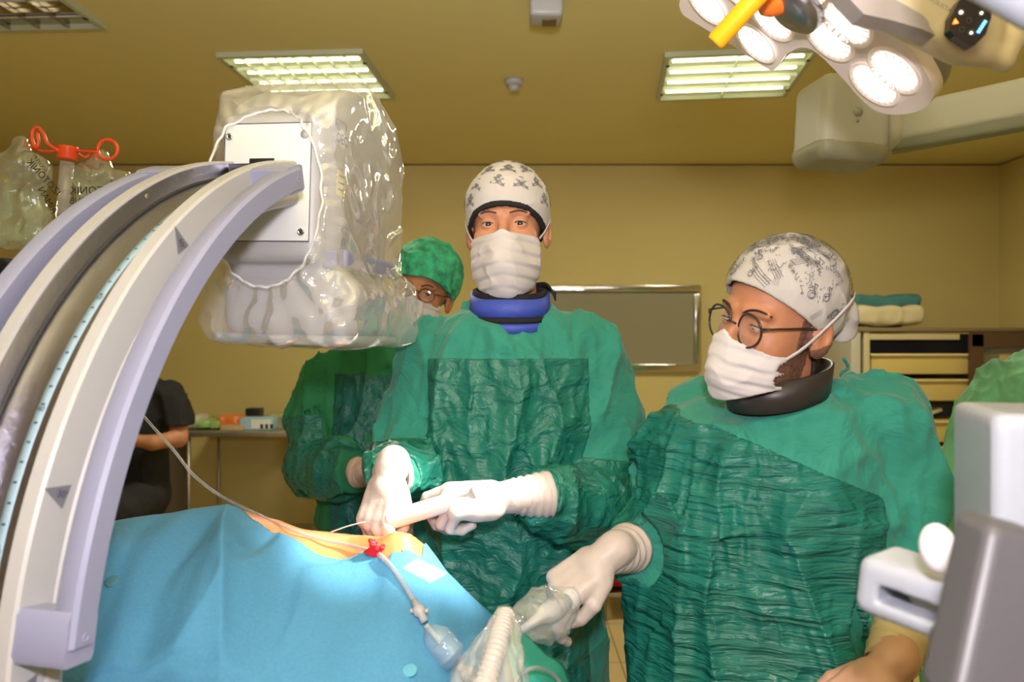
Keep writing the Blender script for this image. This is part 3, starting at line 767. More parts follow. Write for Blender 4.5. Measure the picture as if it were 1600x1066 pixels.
# printed skull motifs, drawn as small flat shapes on the cloth
def stamp(kind, rs):
    S = []
    def seg(a, b, w_): 
        a = np.array(a, float); b = np.array(b, float); t = nrm(b - a); n_ = np.array([-t[1], t[0]]) * w_ / 2
        return [a - n_, b - n_, b + n_, a + n_]
    def arc(cx_, cy_, r, a0, a1, w_, n=9):
        A = np.linspace(R(a0), R(a1), n); return [seg((cx_ + r * math.cos(A[i]), cy_ + r * math.sin(A[i])), (cx_ + r * math.cos(A[i + 1]), cy_ + r * math.sin(A[i + 1])), w_) for i in range(n - 1)]
    if kind == 'skull':
        S += [seg((-.9, -.45), (.75, .35), .10), seg((.9, -.45), (-.75, .35), .10), seg((-.95, -.25), (-.65, -.55), .09), seg((.95, -.25), (.65, -.55), .09)]
        S += [seg((-1, -.62), (.2, -.25), .07), seg((1, -.62), (-.2, -.25), .07)]
        S += arc(0, .12, .30, 0, 360, .07, 13) + arc(0, .42, .38, 20, 160, .12) + [seg((-.55, .38), (.55, .38), .13), seg((-.2, .5), (.2, .62), .14)]
        S += [seg((-.16, .14), (-.06, .14), .12), seg((.06, .14), (.16, .14), .12), seg((-.14, -.16), (.14, -.16), .10), seg((-.5, -.05), (-.3, .1), .08), seg((.5, -.05), (.3, .1), .08)]
    elif kind == 'script':
        x = -1.
        while x < 1: 
            y = rs.uniform(-.35, .35); x2 = x + rs.uniform(.08, .22); S.append(seg((x, y), (x2, rs.uniform(-.35, .35)), .055)); x = x2
    elif kind == 'horn':
        S += arc(0, 0, .45, 0, 360, .07, 14) + arc(.1, 0, .28, 0, 360, .06, 12) + [seg((-.1, .4), (-.8, 1), .12), seg((.1, .3), (-.4, 1.1), .06), seg((-.85, .95), (-.35, 1.15), .10)]
    elif kind == 'note':
        S += [seg((0, -.6), (0, .6), .07), seg((0, .6), (.4, .3), .1)] + arc(-.15, -.6, .15, 0, 360, .12, 8)
    elif kind == 'stave':
        S += [seg((-1, y), (1, y + .25), .04) for y in (-.3, -.1, .1, .3)]
    return S
def stamps_on(parent, Mx, o, c, r, items, m, off=.0045):
    V = []; Fc = []; rs = random.Random(4)
    for th, ph, size, rot, kind in items:
        for poly in stamp(kind, rs):
            poly2 = []                                 # subdivide along length
            a, b, c2, d2 = [np.array(q) for q in poly]
            for t in (0, .5, 1): poly2.append((a + (b - a) * t, d2 + (c2 - d2) * t))
            i0 = len(V)
            for p_, q_ in poly2:
                for w_ in (p_, q_):
                    x = w_[0] * math.cos(R(rot)) - w_[1] * math.sin(R(rot)); y = w_[0] * math.sin(R(rot)) + w_[1] * math.cos(R(rot))
                    V.append(ellipse_pt(Mx, o, c, r, th + x * size / .1 / max(math.cos(ph), .25), ph + y * size / .1, off))
            Fc += [(i0, i0 + 2, i0 + 3, i0 + 1), (i0 + 2, i0 + 4, i0 + 5, i0 + 3)]
    return obj('printed_pattern', (np.array(V), Fc), m, parent, False)
items = []; rs = random.Random(3)
for row, ph in enumerate((.10, .45, .82, 1.2)):
    n_ = int(12 * math.cos(ph)) + 1
    for k in range(n_):
        items.append((2 * math.pi * (k + .5 * (row % 2)) / n_ + rs.uniform(-.06, .06) + .12, ph + rs.uniform(-.03, .03), .0175, rs.uniform(-14, 14), 'skull'))
items = [i for i in items if math.sin(i[1]) * .1 + .04 > -.0 + .62 * (math.cos(i[0]) * math.cos(i[1]) * .104 - .012) + .018]
stamps_on(cap1, Mx, o, cc, cr, items, M['greyprint'], .0042)
mk = mask_part(P1, Mx, o, seed=2)
for s in (-1, 1):
    pts = [o + Mx.T @ np.array(q) for q in ((s * .069, .048, -.026), (s * .078, .030, -.012), (s * .086, .008, .006), (s * .090, -.018, .020), (s * .088, -.030, 0))]
    obj('ear_loop', strip_on(spline(pts, 5), .0045, [Mx.T @ np.array([s, .3, 0])] * 21), M['mask'], mk)
# collars under the gown: black neck flap, blue lead collar with black edging
cn = np.array([-.004, 1.66, 1.49])
obj('black_undercollar', ring_band(cn, .062, .066, .028, .008, .030, hgt=.024, flare=.008), M['black'], P1)
ct = obj('lead_collar', ring_band(cn, .078, .080, .014, .008, .040, hgt=.036, flare=-.004, wave=.002), M['blue'], P1)
obj('collar_edging', ring_band(cn, .0795, .0815, .004, .010, .042, hgt=.011, flare=-.001, wave=.002), M['black'], ct)
obj('collar_skirt', ring_band(cn + [0, 0, -.003], .086, .084, -.016, .008, .036, hgt=.024, flare=-.006), M['blue'], ct)
obj('collar_strap', strip_on(spline([cn + q for q in ((.05, .05, .045), (.075, .03, .045), (.088, -.005, .03), (.092, .0, .02))], 5), .022, [(1, -.3, .4)] * 16, .004), M['black'], ct)
# gloved hands
def glove(parent, hs, m, cuffp, r0, r1, h=.0021, seed=0):
    f, lo, hi = hs
    g = obj('glove', sdf_mesh(f, lo, hi, h), m, parent)
    obj('glove_cuff', cuff_mesh(cuffp[0], cuffp[1], r0, r1, seed), m, g); return g
wl = W(786, 777, 1.405)
hs = hand_sdf(wl, (-1, -.10, -.06), (0, -.55, .83), 1, [(28, 40, 20), (50, 60, 30), (66, 80, 40), (72, 85, 45)], thumb=[(.03, .032, -.012), (.055, .048, -.026), (.082, .042, -.034), (.106, .034, -.034)], fore=W(845, 774, 1.425), rfore=.029, size=1.02)
glove(P1, hs, M['glove'], (W(800, 777, 1.41), W(856, 773, 1.432)), .031, .043, seed=1)
wr = W(608, 745, 1.41)
hs = hand_sdf(wr, (-.22, -.42, -.88), (-.45, -.80, .40), -1, [(34, 46, 20), (44, 60, 30), (52, 66, 34), (56, 66, 40)], thumb=[(.03, .030, -.012), (.056, .040, -.030), (.080, .030, -.042), (.100, .018, -.048)], fore=W(618, 742, 1.49), rfore=.030, size=.96)
glove(P1, hs, M['glove'], (W(611, 744, 1.425), W(617, 741, 1.47)), .033, .040, seed=2)

# ============================ the surgeon on the right
P2 = thing('person', 'surgeon in green gown, glasses and script-printed cap seen from the side, holding a wrapped probe', 'person', (.44, 1.46, 0), 'surgeons')
Mx, o = head_frame((W(1214, 533, 1.30)[0], 1.30, 1.453), 62, 4, -15)
hf = head_sdf(Mx, o, (.455, 1.40, 1.30), open_eye=.0030, jaw=1.08)
tab2 = [(1.325, .455, 1.375, .09, .09, -30), (1.308, .452, 1.39, .135, .118, -30), (1.285, .448, 1.415, .175, .132, -30), (1.24, .440, 1.42, .198, .150, -30),
        (1.12, .436, 1.42, .200, .172, -30), (1.0, .440, 1.42, .200, .182, -30), (.86, .438, 1.42, .203, .186, -30), (.65, .42, 1.43, .225, .185, -30), (.40, .42, 1.44, .23, .19, -30), (.30, .42, 1.44, .235, .19, -30)]
aN = ([W(1375, 668, 1.36), W(1405, 760, 1.36), W(1415, 880, 1.35), W(1418, 950, 1.27), W(1414, 990, 1.21)], [.072, .068, .060, .050, .040])
aF = ([W(1105, 655, 1.52), W(1065, 740, 1.55), W(1035, 820, 1.53), W(1005, 845, 1.44), W(985, 855, 1.385)], [.065, .060, .056, .047, .036])
neck2 = (nrm((-.35, -.35, 1)), float(nrm((-.35, -.35, 1)) @ np.array([.42, 1.31, 1.308])))
gown_set(P2, tab2, [aN, aF], 31, .0085, [(nrm((.42, -.05, 1)), float(nrm((.42, -.05, 1)) @ np.array([W(1230, 715, 1.25)[0], 1.25, W(1230, 715, 1.25)[2]]))), (nrm((.9, .4, 0)), float(nrm((.9, .4, 0)) @ np.array([.565, 1.32, 0]))), (nrm((0.3, 1, 0)), float(nrm((.3, 1, 0)) @ np.array([.24, 1.50, 0])))],
         [None, (W(1060, 760, 1.55), (0.1, .1, 1))], m2=M['satin_h'], h=.0055, neck=neck2)
n_ = nrm((0, 0, 1))
legs2 = [([(.42 + s * .09, 1.46 - s * .03, .9), (.42 + s * .11, 1.46 - s * .04, .48), (.42 + s * .11, 1.47 - s * .04, .08)], [.085, .065, .048]) for s in (-1, 1)]
body_under(P2, M['skin2'], tab2, [aN, aF], hf, o + [-.17, -.16, -.24], o + [.17, .17, .16], legs2, hh=.0019)
shoes(P2, [((.31, 1.49, 0), 30), ((.53, 1.42, 0), 30)])
eyes(P2, Mx, o, o + Mx.T @ np.array([0, .6, -.35]), (.05, .03, .02), .0030)
for s in (-1, 1):
    pts = [o + Mx.T @ np.array([s * x, y, z]) for x, y, z in ((.012, .0885, .021), (.026, .0885, .0285), (.040, .0825, .0295), (.052, .069, .022))]
    obj('eyebrow', tube(spline(pts, 5), .0030, 8, sy=.6), M['hair'], P2)
glasses(P2, Mx, o, rx=.0245, rz=.0265, m=mat('dark_brown_acetate', (.03, .02, .018), .25))
cc2, cr2 = (0, -.014, .040), (.085, .104, .096)
def knot(q, d): 
    k = s_ell(q, (.02, -.112, .012), (.038, .024, .034)); k = smin(k, s_ball(q, (.035, -.118, -.018), .020), .01)
    return smin(d, k, .012)
cap2 = cap_part('surgical_cap', P2, Mx, o, cc2, cr2, [((0, .70, -1), -.004), ((0, -.3, -1), .060)], mat('script_cap_cotton', (.50, .47, .44), .8, bump=.3, bscale=30), seed=15, h=.0028, amp=.004, extra=knot)
items = []; rs = random.Random(9)
for k in range(280):
    th, ph = rs.uniform(-math.pi, math.pi), rs.uniform(-.1, 1.35)
    kd = rs.choice(['script', 'script', 'script', 'stave', 'note', 'horn'])
    items.append((th, ph, rs.uniform(.010, .021) * (1 if kd != 'note' else .5), rs.choice([-60, -55, 10, 25, -40, 80]), kd))
items = [i for i in items if math.sin(i[1]) * .096 + .04 > .70 * (math.cos(i[0]) * math.cos(i[1]) * .104 - .014) + .014]
stamps_on(cap2, Mx, o, cc2, cr2, items, M['greyprint'], .0072)
# stubble beard and hair: thin layers following the head
def layer(parent, name, hf, Mx, o, region, m, th=.0012, lo=None, hi=None, rough=.0):
    def f(P):
        d = hf(P) + rough * noise(P * 220, 3); q = (P - o) @ Mx.T
        return np.maximum(np.maximum(d - th, -(d + .004)), region(q))
    return obj(name, sdf_mesh(f, o + (lo if lo is not None else np.array([-.15, -.15, -.2])), o + (hi if hi is not None else np.array([.15, .15, .1])), .0025, .004), m, parent)
stub = mat('dark_stubble', (.15, .068, .042), .75, bump=.5, bscale=260, bdist=.002, var=.35, vscale=160)
layer(P2, 'beard', hf, Mx, o, lambda q: np.maximum(np.maximum(q[:, 2] + .030 + .40 * (q[:, 1] - .01), -.135 - q[:, 2]), -(q[:, 1] + .016 + .35 * (q[:, 2] + .06))), stub, .0012, rough=.002)
layer(P2, 'hair', hf, Mx, o, lambda q: np.maximum(np.maximum(np.abs(q[:, 2] + .035) - .050, q[:, 1] + .034), np.abs(q[:, 0]) - .073), M['hair'], .006, rough=.003)
layer(P2, 'sideburn', hf, Mx, o, lambda q: np.maximum(np.maximum(np.abs(q[:, 2] + .006) - .026, np.abs(q[:, 1] - .013) - .008), .05 - q[:, 0]), stub, .0022, rough=.002)
mk = mask_part(P2, Mx, o, wx=.069, top=-.012, side=-.040, bot=-.092, chin=-.124, seed=8, back=.040)
pts = [o + Mx.T @ np.array(q) for q in ((.066, .045, -.046), (.078, .020, -.024), (.088, -.010, .008), (.090, -.040, .034), (.080, -.072, .050), (.06, -.10, .055))]
obj('upper_tie', strip_on(spline(pts, 6), .006, [Mx.T @ np.array([1, -.2, .2])] * 31), M['mask'], mk)
pts = [o + Mx.T @ np.array(q) for q in ((-.066, .045, -.046), (-.078, .020, -.024), (-.088, -.010, .008), (-.090, -.040, .034), (-.07, -.085, .050))]
obj('upper_tie', strip_on(spline(pts, 6), .006, [Mx.T @ np.array([-1, -.2, .2])] * 25), M['mask'], mk)
obj('gown_tie', tube(spline([W(1318, 560, 1.40), W(1325, 575, 1.41), W(1314, 585, 1.40), W(1326, 600, 1.41)], 6), .003, 8), M['gown'], P2)
cn = np.array([.448, 1.362, 1.375])
obj('lead_collar', ring_band((.449, 1.345, 1.343), .072, .080, .0, .009, .042, rot=-50, hgt=.050, flare=.006), mat('dark_brown_vinyl', (.035, .028, .025), .4), P2)
obj('black_undercollar', ring_band(cn, .066, .074, .030, .008, .030, rot=-50, hgt=.034, flare=.006), M['black'], P2)
wf = W(943, 872, 1.325)
hs = hand_sdf(wf, (-.80, -.25, -.52), (-.35, -.62, .70), -1, [(38, 44, 24), (60, 60, 28), (66, 52, 28), (66, 44, 26)], thumb=[(.03, .032, -.010), (.060, .046, -.020), (.088, .040, -.036), (.108, .028, -.046)], fore=W(985, 855, 1.385), rfore=.030, size=1.0)
glove(P2, hs, M['glove'], (W(950, 868, 1.335), W(984, 856, 1.385)), .031, .043, seed=5)
wn = W(1382, 1047, 1.15)
hs = hand_sdf(wn, (-.80, -.18, -.50), (-.30, -.35, .89), 1, [(18, 24, 14), (20, 26, 14), (22, 28, 14), (26, 30, 14)], fore=W(1408, 990, 1.21), rfore=.029, size=.92)
glove(P2, hs, mat('flesh_latex', (.60, .34, .25), .42, sss=.05), (W(1386, 1050, 1.155), W(1398, 1020, 1.18)), .030, .033, seed=6)
obj('long_cuff', cuff_mesh(W(1388, 1046, 1.16), W(1411, 984, 1.215), .0335, .044, 9), M['glove_t'], P2)

# ============================ the assistant behind
P3 = thing('person', 'assistant in green gown, net cap and glasses standing half hidden behind the wrapped x-ray head', 'person', (-.36, 2.35, 0))
Mx, o = head_frame(W(660, 458, 2.30), 6, 2, -14)
hf = head_sdf(Mx, o, (-.28, 2.35, 1.42), open_eye=.004)
tab3 = [(1.455, -.29, 2.35, .08, .085, 8), (1.43, -.30, 2.35, .13, .10, 8), (1.40, -.31, 2.35, .17, .115, 8), (1.32, -.33, 2.35, .19, .13, 8), (1.2, -.345, 2.34, .185, .14, 8), (1.0, -.35, 2.34, .19, .15, 8), (.8, -.35, 2.35, .20, .155, 8), (.4, -.35, 2.36, .215, .17, 8), (.3, -.35, 2.36, .215, .17, 8)]
a3a = ([W(515, 590, 2.35), W(492, 670, 2.36), W(488, 725, 2.30), W(520, 735, 2.16), W(558, 738, 2.07)], [.066, .066, .064, .056, .046])
a3b = ([(-.16, 2.36, 1.37), (-.12, 2.37, 1.22), (-.10, 2.32, 1.08), (-.07, 2.2, 1.0), (-.10, 2.12, .98)], [.062, .062, .06, .052, .044])
gown_set(P3, tab3, [a3a, a3b], 51, .010, [(nrm((0, 0, 1)), 1.33), (nrm((-1, 0, 0)), .505), (nrm((1, 0, 0)), -.17), (nrm((0, 1, 0)), 2.34)], [(W(488, 650, 2.3), (0, .2, 1)), (W(640, 690, 2.3), (0, .3, 1))], m2=mat('teal_coated_cloth', (.010, .125, .105), .42, bump=.9, bscale=18, bdist=.02, var=.15, vscale=14), m1=mat('leaf_green_cotton', (.022, .20, .075), .8, bump=.35, bscale=30), h=.0075)
legs3 = [([(-.35 + s * .09, 2.35, .9), (-.35 + s * .10, 2.35, .48), (-.35 + s * .10, 2.36, .08)], [.08, .06, .045]) for s in (-1, 1)]
body_under(P3, M['skin2'], tab3, [a3a, a3b], hf, o + [-.12, -.15, -.24], o + [.12, .15, .15], legs3, hh=.0026)
shoes(P3, [((-.45, 2.35, 0), 0), ((-.25, 2.35, 0), 0)])
eyes(P3, Mx, o, CAM, (.05, .03, .02))
for s in (-1, 1):
    pts = [o + Mx.T @ np.array([s * x, y, z]) for x, y, z in ((.012, .0885, .020), (.030, .0880, .0275), (.050, .071, .022))]
    obj('eyebrow', tube(spline(pts, 5), .0030, 8, sy=.6), M['hair'], P3)
glasses(P3, Mx, o, .023, .018, mat('thin_metal_frame', (.10, .06, .04), .3, .5))
netm = mat('green_net_cap', (.04, .40, .22), .75, bump=.8, bscale=60, var=.45, vscale=40)
c3 = cap_part('net_cap', P3, Mx, o, (0, -.018, .055), (.096, .112, .102), [((0, .45, -1), -.002)], netm, seed=25, amp=.006, h=.003)
obj('gathered_edge', tube(spline([ellipse_pt(Mx, o, (0, -.018, .040), (.093, .110, .1), a, -.30 + .62 * math.cos(a), .003) for a in np.linspace(-2.2, 2.2, 14)], 4), .0045, 8), netm, c3)
mask_part(P3, Mx, o, seed=12)
obj('dark_undercollar', ring_band((-.285, 2.34, 1.435), .075, .078, .0, .01, .03, hgt=.06), M['black'], P3)
hs = hand_sdf(W(590, 738, 2.03), (1, -.15, -.02), (.15, -.75, .5), 1, [(20, 30, 15)] * 4, thumb=[(.03, .030, 0), (.055, .040, .004), (.078, .036, .010), (.10, .030, .012)], fore=W(560, 737, 2.06), rfore=.03)
glove(P3, hs, mat('pink_latex', (.66, .45, .36), .45), (W(588, 738, 2.035), W(557, 738, 2.065)), .032, .040, h=.003)
hs = hand_sdf((-.12, 2.09, .97), (-.7, -.5, 0), (0, -.6, .6), -1, [(20, 30, 15)] * 4, fore=(-.09, 2.12, .98), rfore=.03)
glove(P3, hs, M['glove'], ((-.115, 2.095, .972), (-.10, 2.115, .979)), .033, .038, h=.003)

# ============================ onlooker in black on the left
P4 = thing('person', 'onlooker in a black t-shirt sitting with folded arms and a wristwatch', 'person', (-2.0, 4.15, 0))
Mx, o = head_frame((-1.97, 4.14, 1.43), -10, 0, 0)
hf = head_sdf(Mx, o, (-1.97, 4.17, 1.22))
tab4 = [(1.235, -1.97, 4.17, .07, .075, 0), (1.21, -1.97, 4.17, .12, .10, 0), (1.17, -1.975, 4.17, .165, .12, 0), (1.05, -1.98, 4.17, .18, .135, 0), (.85, -1.99, 4.17, .18, .14, 0), (.62, -2.0, 4.18, .19, .15, 0), (.56, -2.0, 4.18, .18, .14, 0)]
b1 = ([(-1.80, 4.17, 1.14), (-1.735, 4.15, 1.02), (-1.715, 4.10, .92), (-1.80, 3.99, .91), (-1.93, 3.955, .935), (-2.02, 3.96, .95)], [.062, .052, .045, .038, .030, .030])
b2 = ([(-2.15, 4.17, 1.14), (-2.215, 4.15, 1.02), (-2.22, 4.10, .92), (-2.12, 4.0, .90), (-2.0, 4.01, .90), (-1.92, 4.02, .90)], [.062, .052, .045, .038, .030, .030])
lg = [([(-2.0 + s * .09, 4.17, .60), (-2.0 + s * .12, 3.80, .60), (-2.0 + s * .12, 3.78, .10)], [.095, .075, .048]) for s in (-1, 1)]
body_under(P4, M['skin2'], [(z, x, y, a, b, r) for z, x, y, a, b, r in tab4], [(b1[0], [r + .02 for r in b1[1]]), (b2[0], [r + .02 for r in b2[1]])], hf, o + [-.11, -.14, -.24], o + [.11, .15, .14], lg, hh=.004)
layer(P4, 'hair', hf, Mx, o, lambda q: np.maximum(.03 - q[:, 2] - np.clip(-q[:, 1], 0, .06), -.2 - q[:, 1]), M['hair'], .008)
ft, _ = make_gown(tab4, [(b1[0][:3], [r + .014 for r in b1[1][:3]]), (b2[0][:3], [r + .014 for r in b2[1][:3]])], 61, amp=.006)
obj('t_shirt', sdf_mesh(lambda P: np.maximum(ft(P), np.where(np.abs(P[:, 0] + 1.98) > .17, .985 - P[:, 2], -1)), (-2.4, 3.9, .5), (-1.55, 4.4, 1.28), .009, .02), M['black'], P4)
ftr = lambda P: smin(s_chain(P, lg[0][0], [.105, .085, .062], .02), s_chain(P, lg[1][0], [.105, .085, .062], .02), .02) + folds(P, 5, .006)
obj('trousers', sdf_mesh(ftr, (-2.35, 3.6, .05), (-1.65, 4.35, .75), .011, .02), mat('black_trousers', (.015, .014, .018), .8), P4)
shoes(P4, [((-2.12, 3.78, 0), 0), ((-1.88, 3.78, 0), 0)], M['blackp'])
c, d = np.array(b1[0][4]), nrm(np.array(b1[0][5]) - np.array(b1[0][4]))
wt = obj('wristwatch', tube([c - d * .012, c + d * .012], .0335, 20), M['blackp'], P4)
obj('watch_face', lathe([(.017, 0), (.017, .006), (.013, .008)], c + np.array([0, -.032, .006]), (0, -1, .1)), M['chrome'], wt)
t = thing('stool', 'low dark stool the person in black sits on', 'stool', (-2.0, 4.2, 0))
obj('seat', lathe([(.17, .44), (.18, .45), (.18, .485), (.16, .495)], (-2.0, 4.2, 0), (0, 0, 1)), M['blackp'], t)
obj('column', tube([(-2.0, 4.2, .10), (-2.0, 4.2, .44)], .025, 16), M['steel'], t)
for k in range(5):
    a = R(72 * k + 18); obj('base_leg', tube([(-2.0, 4.2, .11), (-2.0 + .24 * math.cos(a), 4.2 + .24 * math.sin(a), .03)], [.02, .014], 10), M['steel'], t)

# ============================ person at the right edge
P5 = thing('person', 'person in a pale green gown cut off by the right edge behind the white machine', 'person', (1.45, 2.25, 0))
Mx, o = head_frame((1.62, 2.25, 1.54), 40, 0, 0)
hf = head_sdf(Mx, o, (1.60, 2.28, 1.36))
tab5 = [(1.40, 1.60, 2.28, .08, .085, 0), (1.37, 1.60, 2.28, .13, .10, 0), (1.33, 1.58, 2.28, .17, .12, 0), (1.25, 1.53, 2.28, .19, .14, 0), (1.05, 1.46, 2.28, .19, .15, 0), (.8, 1.45, 2.28, .20, .16, 0), (.3, 1.45, 2.28, .22, .17, 0)]
a5 = ([(1.42, 2.27, 1.29), (1.32, 2.26, 1.15), (1.27, 2.22, 1.02), (1.36, 2.05, .98)], [.062, .060, .056, .045])
a6 = ([(1.74, 2.27, 1.29), (1.80, 2.26, 1.15), (1.80, 2.22, 1.02), (1.66, 2.05, .98)], [.062, .060, .056, .045])
f5, _ = make_gown(tab5, [a5, a6], 71, amp=.012)
obj('gown', sdf_mesh(f5, (1.1, 1.90, .25), (1.95, 2.55, 1.5), .009, .03), mat('pale_green_cloth', (.13, .36, .17), .75, bump=.5, bscale=20, var=.25, vscale=12), P5)
lg = [([(1.45 + s * .09, 2.28, .9), (1.45 + s * .1, 2.28, .48), (1.45 + s * .1, 2.28, .08)], [.08, .06, .045]) for s in (-1, 1)]
body_under(P5, M['skin'], tab5, [a5, a6], hf, o + [-.12, -.14, -.24], o + [.13, .16, .14], lg, hh=.004)
cap_part('net_cap', P5, Mx, o, (0, -.018, .045), (.094, .110, .102), [((0, .45, -1), -.002)], netm, seed=35, amp=.005, h=.004)
mask_part(P5, Mx, o, seed=14)
shoes(P5, [((1.35, 2.28, 0), 0), ((1.55, 2.28, 0), 0)])
for (c, dx) in ((a5[0][-1], 1), (a6[0][-1], -1)):
    hs = hand_sdf(np.array(c) + [dx * .02, -.03, 0], (dx * .6, -.8, 0), (0, -.1, 1), dx, [(20, 30, 15)] * 4, fore=c, rfore=.03)
    g = obj('glove', sdf_mesh(*hs, .004), M['glove'], P5)

# ------------------------------------------------------------------ the C-shaped x-ray machine
CU = nrm((-.19258553, -.98128019, 0)); CN = nrm((-.98083865, .19249888, .0299955)); CW = nrm((.02943399, -.0057767, .99955))
CC = np.array([-.354, 1.443, 1.039]); CR = .69; CWD = .133; CF = np.array([CU, CN, CW])
def cp(th, dr, s): return CC + (CR - dr) * (math.cos(R(th)) * CU + math.sin(R(th)) * CW) + s * CN
def cl(u, n, w_): return CC + u * CU + n * CN + w_ * CW
XR = thing('x_ray_machine', 'white C-shaped x-ray machine arching over the patient from the left, with lavender handles', 'x-ray machine', (CC[0], .7, 0))
ts = np.linspace(-97, 80, 120)
prof = [(-.001, .019), (-.001, .003), (.002, 0), (.046, 0), (.049, -.003), (.060, -.006), (.068, -.003), (.074, .010), (.076, .02),
        (.076, CWD - .02), (.074, CWD - .010), (.068, CWD + .003), (.060, CWD + .006), (.049, CWD + .003), (.046, CWD), (.002, CWD), (-.001, CWD - .003), (-.001, CWD - .019),
        (.002, CWD - .020), (.034, CWD - .020), (.034, .020), (.002, .020)]
arc_ = obj('curved_arm', sweep(lambda t, a, b: cp(t, a, b), prof, ts), M['white'], XR, 2, crease=28)
prof = [(.003, .0205), (.022, .0205), (.0285, .024), (.0290, .030), (.0290, CWD - .030), (.0285, CWD - .024), (.022, CWD - .0205), (.003, CWD - .0205), (.003, CWD - .0225), (.021, CWD - .0225), (.0305, CWD - .026), (.0305, .026), (.021, .0225), (.003, .0225)]
ch = obj('steel_channel', sweep(lambda t, a, b: cp(t, a, b), prof, np.linspace(-97, 78, 120)), M['steel'], XR, 2, crease=50)
obj('channel_groove', sweep(lambda t, a, b: cp(t, a, b), [(.0240, CWD - .0232), (.0284, CWD - .0245), (.0288, CWD - .0262), (.0250, CWD - .0262)], np.linspace(-97, 78, 120)), M['print'], ch)
strip = obj('scale_strip', sweep(lambda t, a, b: cp(t, a, b), [(.0286, .055), (.0286, .0665), (.0292, .0665), (.0292, .055)], np.linspace(-60, 74, 120)), mat('pale_blue_scale', (.28, .41, .52), .45), XR)
V = []; Fc = []
def patch_on_arc(t, s0, s1, dt, dr=.0280):
    i = len(V); V.extend([cp(t - dt, dr, s0), cp(t - dt, dr, s1), cp(t + dt, dr, s1), cp(t + dt, dr, s0)]); Fc.append((i, i + 1, i + 2, i + 3))
for k in range(0, 64): patch_on_arc(-50 + 1.9 * k, .0585, .0630, .09)
obj('scale_ticks', (np.array(V), Fc), M['print'], strip, False)
def text_arc(s, size, t0, s0, dr, turn=0):
    v, f = text2d(s, size); c_, s_ = math.cos(R(turn)), math.sin(R(turn))
    return np.array([cp(t0 + math.degrees((a * s_ + b * c_) / (CR - dr)), dr, s0 - (a * c_ - b * s_)) for a, b in v]), f
for k in range(9):
    obj('scale_number', text_arc('%d' % (10 * (k - 1)), .009, -40 + 1.9 * 7 * k + .9, .0608, .0279), M['print'], strip, False)
# degree markers on the face of the arm: grey triangles with the angle
def marker(t0, s):
    P = lambda a, b: CC + (CR - .022 + b) * (math.cos(R(t0 + math.degrees(a / .665))) * CU + math.sin(R(t0 + math.degrees(a / .665))) * CW) - .0008 * CN
    tri = [P(.002, .022), P(.012, -.014), P(-.014, -.010)]
    m_ = obj('degree_marker', (np.array(tri + [q + CN * .0006 for q in tri]), [(0, 1, 2), (5, 4, 3), (0, 3, 4, 1), (1, 4, 5, 2), (2, 5, 3, 0)]), mat('marker_grey', (.17, .17, .21), .5), XR, False)
    v, f = text2d(s, .0115)
    obj('degree_text', (np.array([P(.000 + b * .9 - a * .35 * 0, -.004) + 0 * a for a, b in v]) + np.array([(-CN * 0.0009 + .0) for _ in v]) + np.array([a * nrm(cp(t0, .05, 0) - cp(t0, .0, 0)) for a, b in v]), f), M['print'], m_, False)
marker(49.5, '60°'); marker(19.5, '30°'); marker(3, '15°')
for s in (1,):
    for t0, dr in ((59, .020),):
        c = cp(t0, .012, CWD - .0222); scw = obj('arm_screw', lathe([(.0035, 0), (.0035, .001), (.002, .0015)], c, -CN, 12), M['dsteel'], XR)
def handle(side):
    sg = -1 if side else 1; b0 = 0 if side else CWD
    S = lambda s: b0 + sg * s
    bar = [(.004, .040), (.007, .036), (.034, .036), (.039, .040), (.040, .055), (.036, .061), (.008, .062), (.004, .058)]
    body = sweep(lambda t, a, b: cp(t, a, S(b)), bar, np.linspace(7.2, 70.5, 60))
    def foot(t):
        ft = [(.004, -2.2), (.038, -2.2), (.041, -1.6), (.041, 1.6), (.038, 2.2), (.004, 2.2), (.001, 1.6), (.001, -1.6)]
        return sweep(lambda q, a, b: cp(t + b, a, S(q)), ft, np.linspace(-.002, .058, 6))
    h_ = obj('handle', join(body, foot(7.9), foot(69.3)), M['lav'], XR, 2, crease=40)
    for t in (7.9, 69.3):
        obj('handle_screw', lathe([(.0045, .0), (.0045, .0012), (.003, .0012), (.003, -.001)], cp(t, .022, S(.0612)), sg * CN, 14), mat('screw_lavender', (.30, .30, .46), .5), h_)  # screws slightly paler than the handle
handle(True); handle(False)
# end bracket, receptor housing
def cbox(u0, u1, n0, n1, w0, w1, r):
    c = cl((u0 + u1) / 2, (n0 + n1) / 2, (w0 + w1) / 2); hs = np.array([u1 - u0, n1 - n0, w1 - w0]) / 2
    return lambda P: s_box(P, c, hs, r, CF)
def loc(P): return (P - CC) @ CF.T
f1 = cbox(-.06, .118, -.040, .146, .512, .765, .022)
def fup(P):
    q = loc(P); d = cbox(-.20, .085, -.048, .152, .47, .845, .03)(P)
    return smax(d, (q[:, 2] - .770) * .84 + (q[:, 0] - .10) * .54, .02)
f2 = cbox(-.165, .092, -.080, .160, .378, .500, .045)
hd = obj('receptor_housing', sdf_mesh(lambda P: smin(f1(P), fup(P), .012), cl(0, .05, .65) - .30, cl(0, .05, .65) + .30, .0055), M['white'], XR)
obj('receptor_drum', sdf_mesh(lambda P: smin(f2(P), cbox(-.12, .07, -.05, .13, .47, .56, .03)(P), .02), cl(0, .05, .45) - .25, cl(0, .05, .45) + .25, .006), M['white'], XR)
obj('drum_rim', sdf_mesh(lambda P: cbox(-.17, .096, -.085, .165, .374, .392, .009)(P), cl(0, .05, .40) - .22, cl(0, .05, .40) + .22, .004), M['cream'], XR)
